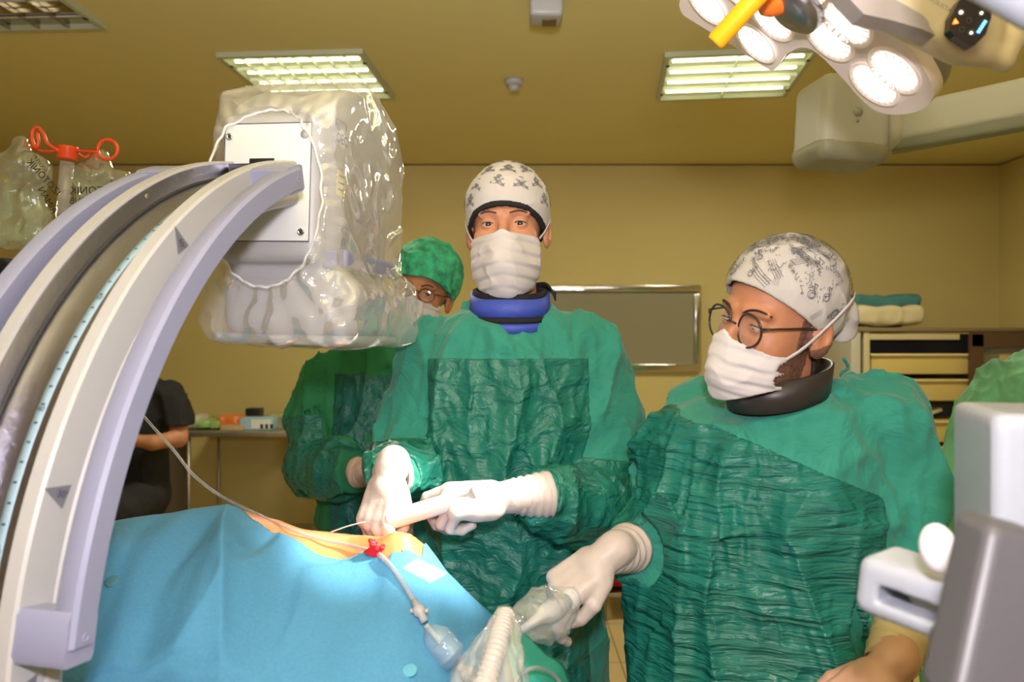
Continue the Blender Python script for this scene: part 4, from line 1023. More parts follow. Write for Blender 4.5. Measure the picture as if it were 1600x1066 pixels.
obj('side_grip', sdf_mesh(lambda P: np.minimum(cbox(-.17, .085, -.078, -.058, .505, .540, .009)(P), cbox(.06, .085, -.07, -.03, .505, .540, .008)(P)), cl(0, -.05, .52) - .22, cl(0, -.05, .52) + .22, .004), M['lav'], XR)
pl = obj('access_plate', box(cl(.119, .053, .645), (.004, .155, .195), CF, b=.0015), mat('plate_white', (.72, .74, .75), .42), XR)
obj('plate_seam', sweep(lambda t, a, b: cl(.1212, .053 + .0788 * np.sign(math.cos(t)) * min(1, abs(math.cos(t)) * 1.5) + a, .645 + .0985 * np.sign(math.sin(t)) * min(1, abs(math.sin(t)) * 1.5) + b), [(-.0006, -.0006), (.0006, -.0006), (.0006, .0006), (-.0006, .0006)], np.linspace(0, 2 * math.pi, 65), cap=False), M['greyprint'], pl)
for n_, w_ in ((.122, .722), (-.012, .562)):
    s_ = obj('plate_screw', lathe([(.0062, 0), (.0062, .0022), (.0050, .003), (.0035, .003), (.0030, .0012)], cl(.121, n_, w_), CU, 18), M['chrome'], pl)
    obj('screw_recess', lathe([(.0030, 0), (.0030, .0004)], cl(.1226, n_, w_), CU, 6), M['print'], s_)
obj('plate_plug', lathe([(.0075, 0), (.0075, .0012)], cl(.121, -.014, .724), CU, 24), M['cream'], pl)
obj('arm_slot', box(cl(.1205, .062, .678), (.004, .045, .014), CF, b=.001), M['blackp'], XR)
# end of the front rail reaches onto the plate
obj('arm_end_cap', sweep(lambda t, a, b: cp(t, a, b), [(0, .001), (.002, -.001), (.046, -.001), (.058, -.006), (.068, -.002), (.072, .02), (.03, .03), (.0, .02)], np.linspace(74, 81.5, 8)), M['cream'], XR, 2, crease=30)
tx, tf = text2d('OEC', .024)
obj('brand_lettering', (np.array([cl(.062 - a, -.0540, .728 + b) for a, b in tx]), tf), M['print'], hd, False)
obj('lettering_frame', tube([cl(.085, -.0520, .748), cl(.085, -.0520, .760), cl(.040, -.0520, .760), cl(.040, -.0520, .748)], .0006, 4), M['greyprint'], hd)
obj('yellow_label', box(cl(.05, -.049, .655), (.035, .001, .045), CF), mat('yellow_sticker', (.70, .62, .30), .5), hd, False)
for k in range(3): obj('label_line', box(cl(.05, -.0498, .668 - k * .012), (.026, .0006, .003), CF), M['greyprint'], hd, False)
# x-ray tube under the table, support column and wheeled base out of the frame
obj('x_ray_tube_housing', sdf_mesh(lambda P: np.minimum(cbox(-.13, .11, -.06, .17, -.74, -.50, .05)(P), cbox(-.07, .07, .0, .12, -.52, -.43, .03)(P)), cl(0, .05, -.6) - .25, cl(0, .05, -.6) + .25, .009), M['white'], XR)
bl = cp(-25, .0, CWD / 2)
obj('arm_carriage', box(bl + [-.01, -.05, -.06], (.20, .16, .30), b=.03), M['white'], XR)
obj('support_column', box((bl[0] - .01, bl[1] - .13, .42), (.20, .14, .72), b=.03), M['cream'], XR)
obj('base_frame', box((bl[0] - .01, bl[1] - .13, .13), (.50, .34, .12), b=.03), M['cream'], XR)
for a in (-.2, .2):
    for b in (-.13, .13): obj('wheel', tube([(bl[0] + a - .02, bl[1] - .13 + b, .05), (bl[0] + a + .02, bl[1] - .13 + b, .05)], .049, 20), M['blackp'], XR)

# clear cover over the receptor, gathered by an elastic hem round the plate
def fbag(P):
    q = loc(P)
    a = cbox(-.235, .128, -.075, .168, .46, .858, .045)(P)
    a = smax(a, (q[:, 2] - .795) * .84 + (q[:, 0] - .10) * .54, .03)
    a = smax(a, (q[:, 2] - .80) * .8 + (-q[:, 0] - .17) * .6, .05)
    b = cbox(-.215, .118, -.115, .188, .372, .50, .035)(P)
    d = smin(a, b, .035)
    wq = warp(P, 9, .03, 90)
    fan = np.sin(np.arctan2(q[:, 1] - .053, q[:, 2] - .62) * 34 + 3 * noise(P * 12, 4)) * np.exp(-((q[:, 0] - .12) / .03) ** 2) * .0016
    return d - .006 * ridge(wq * 7, 91) + .006 * noise(P * 9, 92) - .005 * ridge(warp(P, 20, .012, 93) * 14, 94) + fan + .003
def bag_mesh():
    v, f = sdf_mesh(fbag, cl(-.03, .03, .61) - .36, cl(-.03, .03, .61) + .36, .0040, .03)
    q = (v - CC) @ CF.T; e = ((q[:, 1] - .053) / .103) ** 2 + ((q[:, 2] - .620) / np.where(q[:, 2] > .62, .150, .148)) ** 2
    kill = (e < 1) & (q[:, 0] > .05); keep = [t for t in f if not kill[list(t)].any()]
    used = sorted({i for t in keep for i in t}); mp = {i: k for k, i in enumerate(used)}
    return v[used], [tuple(mp[i] for i in t) for t in keep]
BG = thing('plastic_cover', 'crinkled clear plastic cover wrapped over the x-ray receptor head', 'plastic cover', cl(0, .05, .39))
obj('film', bag_mesh(), M['bag'], BG)
hem = []
for k in range(321):
    a = 2 * math.pi * k / 320; n_ = .053 + .105 * math.cos(a); w_ = .620 + (.152 if math.sin(a) > 0 else .150) * math.sin(a)
    u_ = .132 if w_ > .56 else .132 - .010 * min(1, (.56 - w_) / .06)
    if w_ > .735: u_ -= (w_ - .735) * .9
    hem.append(cl(u_ + .002 * math.sin(a * 23), n_ + .0012 * math.sin(a * 17), w_ + .001 * math.cos(a * 29)))
obj('elastic_hem', tube(hem, .0022, 8, False), film('hem_film', haze=.55, gloss=.5, bump=.5), BG)

# ------------------------------------------------------------------ table, patient, drape
T = thing('operating_table', 'operating table under the blue drape', 'operating table', (-.80, 1.30, 0))
obj('table_top', box((-.85, 1.30, .735), (1.84, .42, .07), b=.02), mat('black_mattress', (.02, .02, .02), .5), T)
obj('pedestal', box((-1.25, 1.30, .42), (.30, .26, .57), b=.03), M['steel'], T)
obj('table_base', box((-1.25, 1.30, .07), (.80, .42, .13), b=.03), M['steel'], T)
_zx = [(-1.8, .93), (-1.5, .98), (-1.2, 1.04), (-.776, 1.090), (-.69, 1.113), (-.56, 1.128), (-.50, 1.133), (-.44, 1.122), (-.40, 1.106), (-.31, 1.087), (-.22, 1.078), (-.166, 1.059), (-.122, 1.026), (-.067, .972), (-.033, .942), (.03, .885), (.08, .84), (.14, .79)]
_zk = np.array(_zx)
def ztop(x, y, smooth=False):
    x = np.asarray(x, float); y = np.asarray(y, float)
    xs = [x + d for d in (-.025, 0, .025)]; z = sum(np.interp(a, _zk[:, 0], _zk[:, 1]) for a in xs) / 3
    s = y - 1.36; z = z - np.where(s < 0, .13 * (np.clip(-s, 0, 9) / .29) ** 2.0, .10 * (np.clip(s, 0, 9) / .17) ** 2.2)
    if smooth: return z
    P = np.c_[x.ravel(), y.ravel(), np.zeros(x.size)]
    k = P @ np.array([[.55, -.83, 0], [.83, .55, 0], [0, 0, 1]]).T
    fd = .045 * ridge(warp(k, 3, .04, 200) * [1.6, 4.2, 1], 201) + .020 * ridge(warp(P, 5, .05, 203) * [5, 4, 1], 204) + .026 * noise(P * 4.5, 205) + .024 * noise(warp(P, 4, .05, 207) * [17, 5, 1], 208)
    fd = fd * np.clip((1.42 - P[:, 1]) / .12, .15, 1)
    return z + (fd.reshape(x.shape) - .012 * np.clip((1.42 - y) / .12, .15, 1))
def hole(x, y):
    yb = np.interp(x, [-.50, -.44, -.40, -.34, -.30, -.24, -.20, -.13], [1.41, 1.355, 1.330, 1.318, 1.310, 1.290, 1.262, 1.285])
    return np.minimum(np.minimum(x + .49, -.145 - x + (y - 1.30) * .0), np.minimum(y - yb, 1.455 - y))
def cloth_sheet():
    gx = np.concatenate([np.arange(-2.15, -.95, .02), np.arange(-.95, -.51, .0065), np.arange(-.51, -.12, .003), np.arange(-.12, .13, .0065), np.arange(.13, .47, .02)])
    gy = np.concatenate([np.arange(.73, 1.05, .02), np.arange(1.05, 1.27, .0065), np.arange(1.27, 1.47, .003), np.arange(1.47, 1.54, .0065), np.arange(1.54, 1.90, .02)])
    X_, Y_ = np.meshgrid(gx, gy, indexing='ij'); x0, x1, y0, y1 = -1.78, .125, 1.065, 1.535
    xc = np.clip(X_, x0, x1); yc = np.clip(Y_, y0, y1); dx = np.abs(X_ - xc); dy = np.abs(Y_ - yc); dr = np.maximum(dx, dy)
    z = ztop(xc, yc) - np.maximum(dr - .0, 0)
    sx = np.sign(X_ - xc); sy = np.sign(Y_ - yc)
    wob = .018 * np.sin((X_ + Y_) * 24) * np.clip(dr / .15, 0, 1)
    xx = xc + sx * np.where(dx > 0, .012 * (1 - np.exp(-dx * 40)) + wob, 0); yy = yc + sy * np.where(dy > 0, .010 * (1 - np.exp(-dy * 40)) + wob * .5, 0)
    V = np.c_[xx.ravel(), yy.ravel(), z.ravel()]; ny = len(gy)
    h_ = hole(X_, Y_).ravel(); Fc = []
    for i in range(len(gx) - 1):
        for j in range(ny - 1):
            q = (i * ny + j, (i + 1) * ny + j, (i + 1) * ny + j + 1, i * ny + j + 1)
            if max(h_[k] for k in q) > 0: continue
            Fc.append(q)
    return V, Fc
D = obj('blue_drape', cloth_sheet(), M['drape']); tag(D, 'pale blue surgical drape covering the patient, with an opening over the skin', 'drape')
so = D.modifiers.new('thickness', 'SOLIDIFY'); so.thickness = .0012
_base['blue_drape'] = np.array(D.location)
PT = thing('person', 'patient lying under the blue drape, a strip of orange-stained skin showing', 'person', (-.75, 1.30, .77))
def fpat(P):
    zt = ztop(P[:, 0], P[:, 1]) - .004 - .03 * np.clip((-hole(P[:, 0], P[:, 1]) - .006) / .04, 0, 1)
    t = s_box(P, (-.62, 1.325, .94), (.60, .175, .20), .07); t = smin(t, s_box(P, (-1.45, 1.24, .88), (.40, .075, .09), .06), .05)
    t = smin(t, s_box(P, (-1.45, 1.40, .88), (.40, .075, .09), .06), .03); t = smin(t, s_ell(P, (.035, 1.32, .83), (.085, .075, .07)), .04)
    return smax(t, (P[:, 2] - zt) * .85, .01)
obj('body', sdf_mesh(fpat, (-1.95, 1.05, .74), (.2, 1.6, 1.2), .007, .02), M['pskin'], PT)
def on_drape(px, py, lift=0.0):
    r = W(px, py, 1.0) - CAM; best = None
    ds = np.arange(1.02, 1.56, .0015); P = CAM + ds[:, None] * r; z = ztop(P[:, 0], P[:, 1]); k = np.where(P[:, 2] < z + lift)[0]
    i = k[0] if len(k) else int(np.argmin(P[:, 2] - z)); return P[i]
# clear adhesive film at the end of the opening
_c = [np.array(q, float) for q in ((652, 872), (700, 896), (672, 912), (628, 888))]
tg = [[on_drape(*((_c[0] * (1 - a) + _c[1] * a) * (1 - b) + (_c[3] * (1 - a) + _c[2] * a) * b), .004) for a in np.linspace(0, 1, 11)] for b in np.linspace(0, 1, 8)]
tape = np.array(tg).reshape(-1, 3)
o_ = obj('adhesive_film', (tape, [(r * 11 + k, r * 11 + k + 1, r * 11 + k + 12, r * 11 + k + 11) for r in range(7) for k in range(10)]), film('adhesive_strip_film', haze=.16, gloss=.4), smooth=False)
tag(o_, 'clear adhesive strip at the right end of the drape opening', 'adhesive strip')
# holes pressed in the drape (small round tabs)
for k, (x, y) in enumerate(((175, 908), (640, 1047))):
    c = on_drape(x, y, .003); o_ = obj('round_tab', lathe([(.0105, -.002), (.0108, 0), (.0085, .0008)], c, nrm((0, -.55, .83)), 24), mat('tab_blue_%d' % k, ((.07, .22, .30), (.12, .42, .60))[k], .7))
    tag(o_, ('small round tab on the drape beside the curved arm', 'small round tab on the drape near the bottom edge')[k], 'tab', 'tabs')

# ------------------------------------------------------------------ tubing and instruments
pts = [W(120, 520, 2.0), W(185, 600, 1.85), W(226, 652, 1.72), W(270, 702, 1.62), W(302, 742, 1.54), W(345, 775, 1.47), W(400, 803, 1.40)] + [on_drape(x, y, .006) for x, y in ((452, 826), (500, 842), (545, 852), (586, 862))]
o_ = obj('catheter_tube', tube(spline(pts, 8), .0030, 10), M['tubing']); tag(o_, 'thin clear tube running from behind the curved arm to the red clamp', 'tube')
c = on_drape(587, 858, .010)
t = thing('clamp', 'small red plastic clamp on the drape edge below the hands', 'clamp', c)
def fclamp(P):
    q = (P - c) @ np.array([nrm((1, .1, -.35)), nrm((0, 1, .2)), nrm((.35, -.2, 1))]).T
    d = s_box(q, (0, 0, -.001), (.013, .007, .011), .003); d = smax(d, -s_cap(q, (-.016, -.02, 0), (-.016, .02, 0), .006), .003); d = smax(d, -s_cap(q, (.017, -.02, 0), (.017, .02, 0), .006), .003)
    d = smax(d, -s_box(q, (0.002, 0, .011), (.003, .02, .007), .001), .001)
    d = smin(d, s_cap(q, (-.013, 0, .011), (-.004, 0, .011), .0035), .002); return smin(d, s_cap(q, (.013, 0, -.010), (-.013, 0, -.010), .0035), .002)
obj('body', sdf_mesh(fclamp, c - .03, c + .03, .0012), M['red'], t)
t2 = [on_drape(x, y, .008) for x, y in ((592, 866), (612, 886), (630, 912), (646, 938))]
o_ = obj('drainage_tube', tube(spline(t2, 8), .0042, 12), M['tubing']); tag(o_, 'clear tube running down the drape from the red clamp to the white connector', 'tube')
a, b = on_drape(646, 938, .010), on_drape(664, 972, .012)
t = thing('tube_connector', 'white plastic tube connector above the drip chamber', 'connector', (a + b) / 2)
d_ = nrm(b - a); L_ = np.linalg.norm(b - a)
obj('collar', lathe([(.005, 0), (.006, L_ * .3), (.0095, L_ * .38), (.0098, L_ * .62), (.006, L_ * .68), (.0055, L_)], a, d_, 20), M['white'], t)
obj('wing', box(a + d_ * L_ * .5, (.028, .007, .006), b=.002), M['white'], t)
a, b = on_drape(668, 980, .020), on_drape(712, 1034, .022); d_ = nrm(b - a); L_ = np.linalg.norm(b - a)
t = thing('drip_chamber', 'clear plastic drip chamber lying on the drape, bottom centre', 'drip chamber', (a + b) / 2)
obj('chamber', lathe([(.005, 0), (.012, .006), (.021, .018), (.0225, .03), (.022, L_ * .75), (.0235, L_ * .78), (.0235, L_ * .84), (.021, L_ * .88), (.020, L_)], a, d_, 32), film('tinted_chamber_film', (.75, .9, 1), haze=.22, gloss=.8, bump=.2, bscale=40), t)
obj('inner_stem', lathe([(.004, 0), (.004, .03), (.002, .034)], a - d_ * .004, d_, 14), M['white'], t)
obj('chamber_fluid', lathe([(.017, L_ * .45), (.018, L_ * .46), (.018, L_ * .80), (.014, L_ * .86)], a, d_, 28), film('blue_tinted_fluid', (.5, .78, .95), haze=.25, gloss=.5, bump=0), t)
a2, b2 = on_drape(716, 1040, .018), on_drape(745, 1066, .022); d_ = nrm(b2 - a2); L_ = np.linalg.norm(b2 - a2)
o_ = obj('hose_fitting', lathe([(.006, 0), (.0065, L_ * .3), (.011, L_ * .35), (.011, L_ * .7), (.006, L_ * .75), (.006, L_ * 1.3)], a2, d_, 20), M['white']); tag(o_, 'white hose fitting below the drip chamber at the bottom edge', 'fitting')
# corrugated hose in a clear sleeve
hp = spline([W(790, 962, 1.14), W(782, 990, 1.10), W(770, 1030, 1.06), W(752, 1085, 1.03), W(735, 1150, 1.0)], 24)
rr_ = [.0135 + .0016 * math.sin(i * 1.55) for i in range(len(hp))]
o_ = obj('corrugated_hose', tube(hp, rr_, 20), mat('grey_white_hose', (.55, .52, .50), .4)); tag(o_, 'ribbed whitish hose inside a clear sleeve, bottom centre', 'hose')
V = []; Fc = []; n = 36; rows = [(W(788, 948, 1.14), .008), (W(785, 975, 1.11), .020), (W(776, 1010, 1.08), .033), (W(766, 1060, 1.045), .046), (W(755, 1130, 1.01), .056)]
cs_ = spline([r[0] for r in rows], 6); rs_ = np.interp(np.arange(len(cs_)), np.arange(len(rows)) * 6, [r[1] for r in rows])
for i, (c_, r_) in enumerate(zip(cs_, rs_)):
    for k in range(n):
        a_ = 2 * math.pi * k / n; w_ = 1 + .16 * math.sin(a_ * 5 + i * .3) + .10 * math.sin(a_ * 11 - i * .5); V.append(c_ + [r_ * math.cos(a_) * w_, r_ * .45 * math.sin(a_) * w_, 0])
for i in range(len(cs_) - 1):
    for k in range(n): Fc.append((i * n + k, i * n + (k + 1) % n, (i + 1) * n + (k + 1) % n, (i + 1) * n + k))
o_ = obj('clear_sleeve', (np.array(V), Fc), M['clear']); tag(o_, 'clear plastic sleeve round the ribbed hose', 'sleeve')
# green cloth corner
def green_corner():
    L1 = spline([W(771, 963, 1.16), W(786, 1000, 1.13), W(799, 1045, 1.10), W(806, 1100, 1.08), W(808, 1300, 1.04)], 8)
    L2 = spline([W(775, 963, 1.17), W(812, 988, 1.20), W(852, 1022, 1.22), W(892, 1072, 1.23), W(930, 1300, 1.20)], 8)
    V = []; Fc = []; m = 14
    for a_, b_ in zip(L1, L2):
        for k in range(m + 1):
            t_ = k / m; V.append(a_ * (1 - t_) + b_ * t_ + np.array([0, -.05, .01]) * math.sin(math.pi * t_) * min(1, np.linalg.norm(b_ - a_) / .08) + [0, .004 * math.sin(t_ * 9), 0])
    for i in range(len(L1) - 1):
        for k in range(m): q = i * (m + 1) + k; Fc.append((q, q + 1, q + m + 2, q + m + 1))
    return np.array(V), Fc
o_ = obj('green_cloth', green_corner(), M['gdrape']); so = o_.modifiers.new('thickness', 'SOLIDIFY'); so.thickness = .002
tag(o_, 'teal green cloth corner hanging at the right end of the blue drape', 'cloth')
o_ = obj('curved_clear_tube', tube(spline([W(800, 1080, 1.04), W(812, 1056, 1.05), W(838, 1044, 1.07), W(866, 1056, 1.12), W(885, 1085, 1.14)], 8), .003, 10), M['tubing']); tag(o_, 'thin clear tube curving over the teal cloth corner', 'tube')
# wrapped probe held by the right surgeon
a, b = W(897, 932, 1.285), W(812, 986, 1.20); d_ = nrm(b - a); L_ = np.linalg.norm(b - a)
t = thing('ultrasound_probe', 'white probe in a clear plastic bag held in the right surgeon\'s fingers', 'probe', (a + b) / 2)
obj('grip', lathe([(.010, -.016), (.016, -.012), (.0165, .004), (.012, .012), (.013, .02), (.0175, .045), (.016, .065), (.009, .085), (.005, L_ * .98)], a, d_, 28), M['white'], t)
obj('neck_band', lathe([(.0145, .004), (.0165, .006), (.0160, .016), (.0140, .018)], a, d_, 28), mat('white_tape', (.8, .78, .78), .6), t)
c = a + d_ * L_ * .55
def fpb(P):
    d = s_ell(P, c, (.040, .030, .050), np.array([nrm(np.cross(d_, (0, 1, 0))), nrm(np.cross(d_, np.cross(d_, (0, 1, 0)))), d_]))
    d = smin(d, s_cap(P, a + d_ * .005, c, .016, .030), .02); d = smin(d, s_cap(P, c, b + d_ * .02 + [0, 0, .01], .026, .016), .02)
    return d - .006 * ridge(P * 22, 5) + .005 * noise(P * 26, 6)
obj('clear_bag', sdf_mesh(fpb, c - .12, c + .12, .003, .01), M['clear'], t)
# syringe and needle
a, b = W(603, 815, 1.362), W(712, 782, 1.385)
d_ = nrm(b - a); L_ = np.linalg.norm(b - a)
t = thing('syringe', 'white plastic syringe held between both hands of the middle surgeon', 'syringe', (a + b) / 2)
obj('barrel', lathe([(.004, -.012), (.005, -.001), (.0135, .001), (.0160, .004), (.0160, L_ * .9), (.018, L_ * .92), (.018, L_ * .95), (.012, L_ * .96)], a, d_, 28), mat('white_barrel', (.75, .72, .68), .35), t)
obj('plunger', lathe([(.006, L_ * .9), (.006, L_ * 1.25), (.014, L_ * 1.26), (.014, L_ * 1.30)], a, d_, 20), M['white'], t)
e0 = on_drape(516, 832, .003)
o_ = obj('guide_wire', tube(spline([e0, W(545, 822, 1.37), W(575, 815, 1.368), W(604, 812, 1.37)], 8), .0011, 8), mat('bright_wire', (.8, .75, .68), .3, .3)); tag(o_, 'thin pale wire curving from the hand down to the skin', 'wire')

# ------------------------------------------------------------------ surgical lamp
LN = nrm((-.68, .02, -.73)); LP0 = W(1290, 80, 1.15)
def on_lamp(px, py, off=0.):
    r = W(px, py, 1.) - CAM; t = ((LP0 + LN * off - CAM) @ LN) / (r @ LN); return CAM + r * t
LA = nrm(np.cross(LN, (0, 1, 0))); LB = nrm(np.cross(LN, LA)); LM = np.array([LA, LB, LN])
def to_l(p): return np.array([(p - LP0) @ LA, (p - LP0) @ LB])
SL = thing('surgical_lamp', 'lit surgical lamp with round lenses and an orange handle hanging at the top right', 'surgical lamp', LP0 - LN * .03)
crop = [(60, 25), (75, 62), (110, 88), (300, 205), (455, 308), (485, 312), (500, 295), (545, 240), (610, 212), (680, 240), (790, 350), (870, 440), (940, 495), (1020, 512), (1110, 502), (1170, 470), (1197, 415), (1170, 340), (1080, 200), (980, 95), (900, 5), (840, -80), (700, -160), (520, -190), (300, -160), (120, -70), (70, -15)]
outl = [to_l(on_lamp(1040 + x * .35, y * .35)) for x, y in crop]
outl = [tuple(q) for q in np.array(spline([np.r_[q, 0] for q in outl + [outl[0]]], 3))[:-1, :2]]
ctr = np.mean(outl, 0)
lampw = mat('lamp_face_plastic', (.92, .80, .76), .25)
def scaled(k): return [tuple(ctr + (np.array(q) - ctr) * k) for q in outl]
obj('face_plate', prism(outl, LM, LP0, -.018, 0), lampw, SL, 2)
n = len(outl); V = []; Fc = []
for k, z in ((.995, -.010), (.985, -.035), (.93, -.060), (.82, -.080), (.55, -.092)):
    V += [LP0 + a * LA + b * LB + z * LN for a, b in scaled(k)]
for i in range(4):
    for k in range(n): Fc.append((i * n + k, i * n + (k + 1) % n, (i + 1) * n + (k + 1) % n, (i + 1) * n + k))
Fc += [tuple(range(n - 1, -1, -1)), tuple(range(4 * n, 5 * n))]
obj('back_shell', (np.array(V), Fc), mat('lamp_grey_shell', (.26, .25, .22), .4), SL)
on_ = mat('lit_lens', (1, .93, .86), .3, emit=1.3, ecol=(1, .90, .83)); rim_ = mat('lens_rim', (.9, .82, .76), .15, emit=.15, ecol=(1, .75, .6)); dm_ = mat('lens_facet', (.9, .8, .72), .1, emit=.3, ecol=(1, .70, .55))
for x, y in ((190, 20), (405, 190), (478, 85), (735, 170), (812, 98), (935, 372), (1025, 312), (330, -60), (620, -60), (860, 10)):
    c = on_lamp(1040 + x * .35, y * .35)
    l = obj('lens', lathe([(.040, 0), (.042, .001), (.042, .0035), (.039, .004), (.037, .0025)], c, LN, 36), rim_, SL)
    obj('light_source', lathe([(.036, .001), (.034, .0035), (.020, .004), (.001, .0042)], c, LN, 36), on_, l)
    V = []; Fc = []
    for k in range(18):
        a_ = 2 * math.pi * k / 18; p0 = c + LN * .0046 + (math.cos(a_) * LA + math.sin(a_) * LB) * .024; p1 = c + LN * .0044 + (math.cos(a_) * LA + math.sin(a_) * LB) * .036
        s_ = (-math.sin(a_) * LA + math.cos(a_) * LB) * .0012; i = len(V); V += [p0 - s_ * .6, p1 - s_, p1 + s_, p0 + s_ * .6]; Fc.append((i, i + 1, i + 2, i + 3))
    obj('facets', (np.array(V), Fc), dm_, l, False)
c = on_lamp(1250, 2)
obj('centre_boss', lathe([(.045, 0), (.042, .018), (.030, .026), (.012, .028)], c, LN, 32), M['steel'], SL)
a, b = on_lamp(1232, -60, .03), W(1117, 67, 1.045)
h_ = obj('orange_handle', lathe([(.0145, 0), (.0145, .01), (.0130, .02), (.0128, np.linalg.norm(b - a) - .003), (.0115, np.linalg.norm(b - a))], a, b - a, 28), M['amber'], SL)
obj('handle_collar', lathe([(.02, -.02), (.024, -.01), (.024, .01), (.02, .018)], W(1212, -4, 1.1), (1, 0, .2), 24), mat('red_orange_collar', (.85, .16, .02), .3), SL)
obj('suspension_arm', tube([LP0 - LN * .08, LP0 - LN * .08 + [.25, .12, .28], (LP0[0] + .55, LP0[1] + .25, CEIL)], [.03, .03, .03], 16), M['white'], SL)

# control handle of the second lamp
def pl_poly(px, d, thick, m, name, parent, tilt=0, **k):
    P = [W(x, y, d) for x, y in px]; n = len(P)
    V = P + [p + [0, thick, 0] for p in P]
    return obj(name, (np.array(V), [tuple(range(n)), tuple(range(2 * n - 1, n - 1, -1))] + [(i, n + i, n + (i + 1) % n, (i + 1) % n) for i in range(n)]), m, parent, False, **k)
LH = thing('lamp_control', 'beige lamp head with a black backlit button panel and a grip loop, top right corner', 'lamp control', W(1480, 0, .92))
beige = mat('beige_lamp_plastic', (.62, .52, .36), .4)
def fctl(P):
    q0, q1 = W(1330, -70, .93), W(1512, 42, .90); d = s_cap(P, q0, q1, .058, .042)
    d = smax(d, s_box(P, (q0 + q1) / 2, (.4, .026, .4)), .015)
    lo = s_chain(P, [W(1480, 58, .90), W(1535, 88, .90), W(1568, 98, .90), W(1588, 62, .90), W(1600, 0, .90), W(1590, -60, .9)], [.014, .010, .010, .010, .011, .012], .006)
    lo = smax(lo, s_box(P, W(1560, 30, .90), (.4, .014, .4)), .006)
    return smin(d, lo, .012)
obj('housing', sdf_mesh(fctl, W(1300, 120, .90) - .05, W(1640, -110, .93) + .05, .0035), beige, LH)
lower = pl_poly([(1375, -20), (1401, 0), (1440, 22), (1450, 32), (1453, 42), (1462, 55), (1440, 45), (1395, 32), (1350, 22), (1310, -20)], .868, .03, mat('mauve_grey_plastic', (.30, .26, .24), .4), 'lower_housing', LH)
yp = .871
pnl = pl_poly([(1511, -14), (1498, 2), (1486, 26), (1484, 47), (1492, 56), (1517, 73), (1523, 71), (1540, 54), (1549, 28), (1549, 5), (1540, -14)], yp, .012, mat('black_gloss_panel', (.035, .028, .025), .2), 'button_panel', LH)
def icon(px, d, m, nm): return pl_poly(px, d, .001, m, nm, pnl)
wi = mat('white_backlight', (1, .95, .9), .5, emit=3); bl_ = mat('blue_backlight', (.1, .4, 1), .5, emit=5, ecol=(.12, .42, 1)); og = mat('orange_backlight', (1, .3, .05), .5, emit=4, ecol=(1, .2, .03))
def circ(x, y, r, n=12): return [(x + r * math.cos(6.283 * k / n), y + r * math.sin(6.283 * k / n)) for k in range(n)]
icon(circ(1502, 19, 2.6), yp - .002, wi, 'power_icon'); icon(circ(1518, 51, 2.0), yp - .002, wi, 'minus_icon'); icon(circ(1534, 20, 2.0), yp - .002, wi, 'plus_icon')
icon([(1493, 29), (1498, 36), (1489, 37)], yp - .002, og, 'warning_icon')
for k in range(5): icon([(1527 + k * 2.6, 50 - k * 4.0), (1531 + k * 2.6, 51.5 - k * 4), (1532 + k * 2.6, 49 - k * 4), (1528 + k * 2.6, 47.4 - k * 4)], yp - .002, bl_, 'level_bar')
for r_, (x, y) in ((5.2, (1502, 19)), (4.6, (1518, 51)), (4.6, (1534, 20)), (4, (1503, 46)), (4, (1514, 32))):
    V = [W(x + r_ * math.cos(a_), y + r_ * math.sin(a_), yp - .0012) for a_ in np.linspace(0, 6.283, 20)]; obj('button_ring', tube(V, .0003, 5, False), mat('button_outline', (.16, .14, .13), .4), pnl)
tx, tf = text2d('SOLISTA', .007); ca, sa = math.cos(R(-31)), math.sin(R(-31))
obj('lettering', (np.array([W(1470, 8, .862) + [a * ca - b * sa, 0, a * sa + b * ca] for a, b in tx]), tf), M['greyprint'], LH, False)
obj('mount_arm', tube([W(1400, -70, .94), W(1500, -200, 1.0), (.72, 1.1, CEIL)], .022, 14), M['white'], LH)
# near white lamp rim in the corner
t = thing('white_lamp_cover', 'blurred bright white lamp cover in the very top right corner', 'lamp cover', W(1620, -60, .56))
obj('shell', sdf_mesh(lambda P: smin(s_cap(P, W(1545, -62, .56), W(1660, 5, .56), .026, .026), s_cap(P, W(1560, -120, .6), W(1700, -60, .6), .05, .05), .02), W(1640, -60, .57) - .16, W(1640, -60, .57) + .16, .005), M['bright'], t)
obj('mount_arm', tube([W(1640, -100, .60), (.50, .70, CEIL)], .02, 12), M['white'], t)

# ceiling arm with the pale square head
t = thing('ceiling_boom', 'pale boom arm with a square head reaching in from the right below the ceiling', 'boom arm', W(1316, 200, 2.0))
pg = mat('pale_arm_plastic', (.52, .50, .38), .45)
A_ = np.array([nrm((1, .12, -.06)), nrm((-.12, 1, 0)), nrm((.06, 0, 1))])
c = W(1314, 190, 2.02)
obj('head_box', sdf_mesh(lambda P: s_box(P, c, (.092, .085, .098), .030, A_), c - .16, c + .16, .006), mat('pale_arm_head', (.46, .45, .37), .45), t)
obj('head_band', sdf_mesh(lambda P: np.maximum(s_box(P, c + [0, 0, -.006], (.097, .088, .112), .035, A_), np.abs((P - c) @ A_[2] + .093) - .022), c - .17, c + .17, .006), mat('grey_arm_band', (.30, .29, .20), .45), t)
obj('emblem', lathe([(.011, 0), (.011, .002)], c + A_.T @ np.array([-.004, -.086, -.0]), -A_[1], 20), mat('emblem_grey', (.36, .35, .27), .5), t)
obj('emblem_dot', lathe([(.004, 0), (.004, .002)], c + A_.T @ np.array([-.004, -.086, -.022]), -A_[1], 12), mat('emblem_grey', (.36, .35, .27), .5), t)
j = W(1385, 205, 2.04); obj('joint', sdf_mesh(lambda P: s_ell(P, j, (.045, .06, .06)), j - .08, j + .08, .006), pg, t)
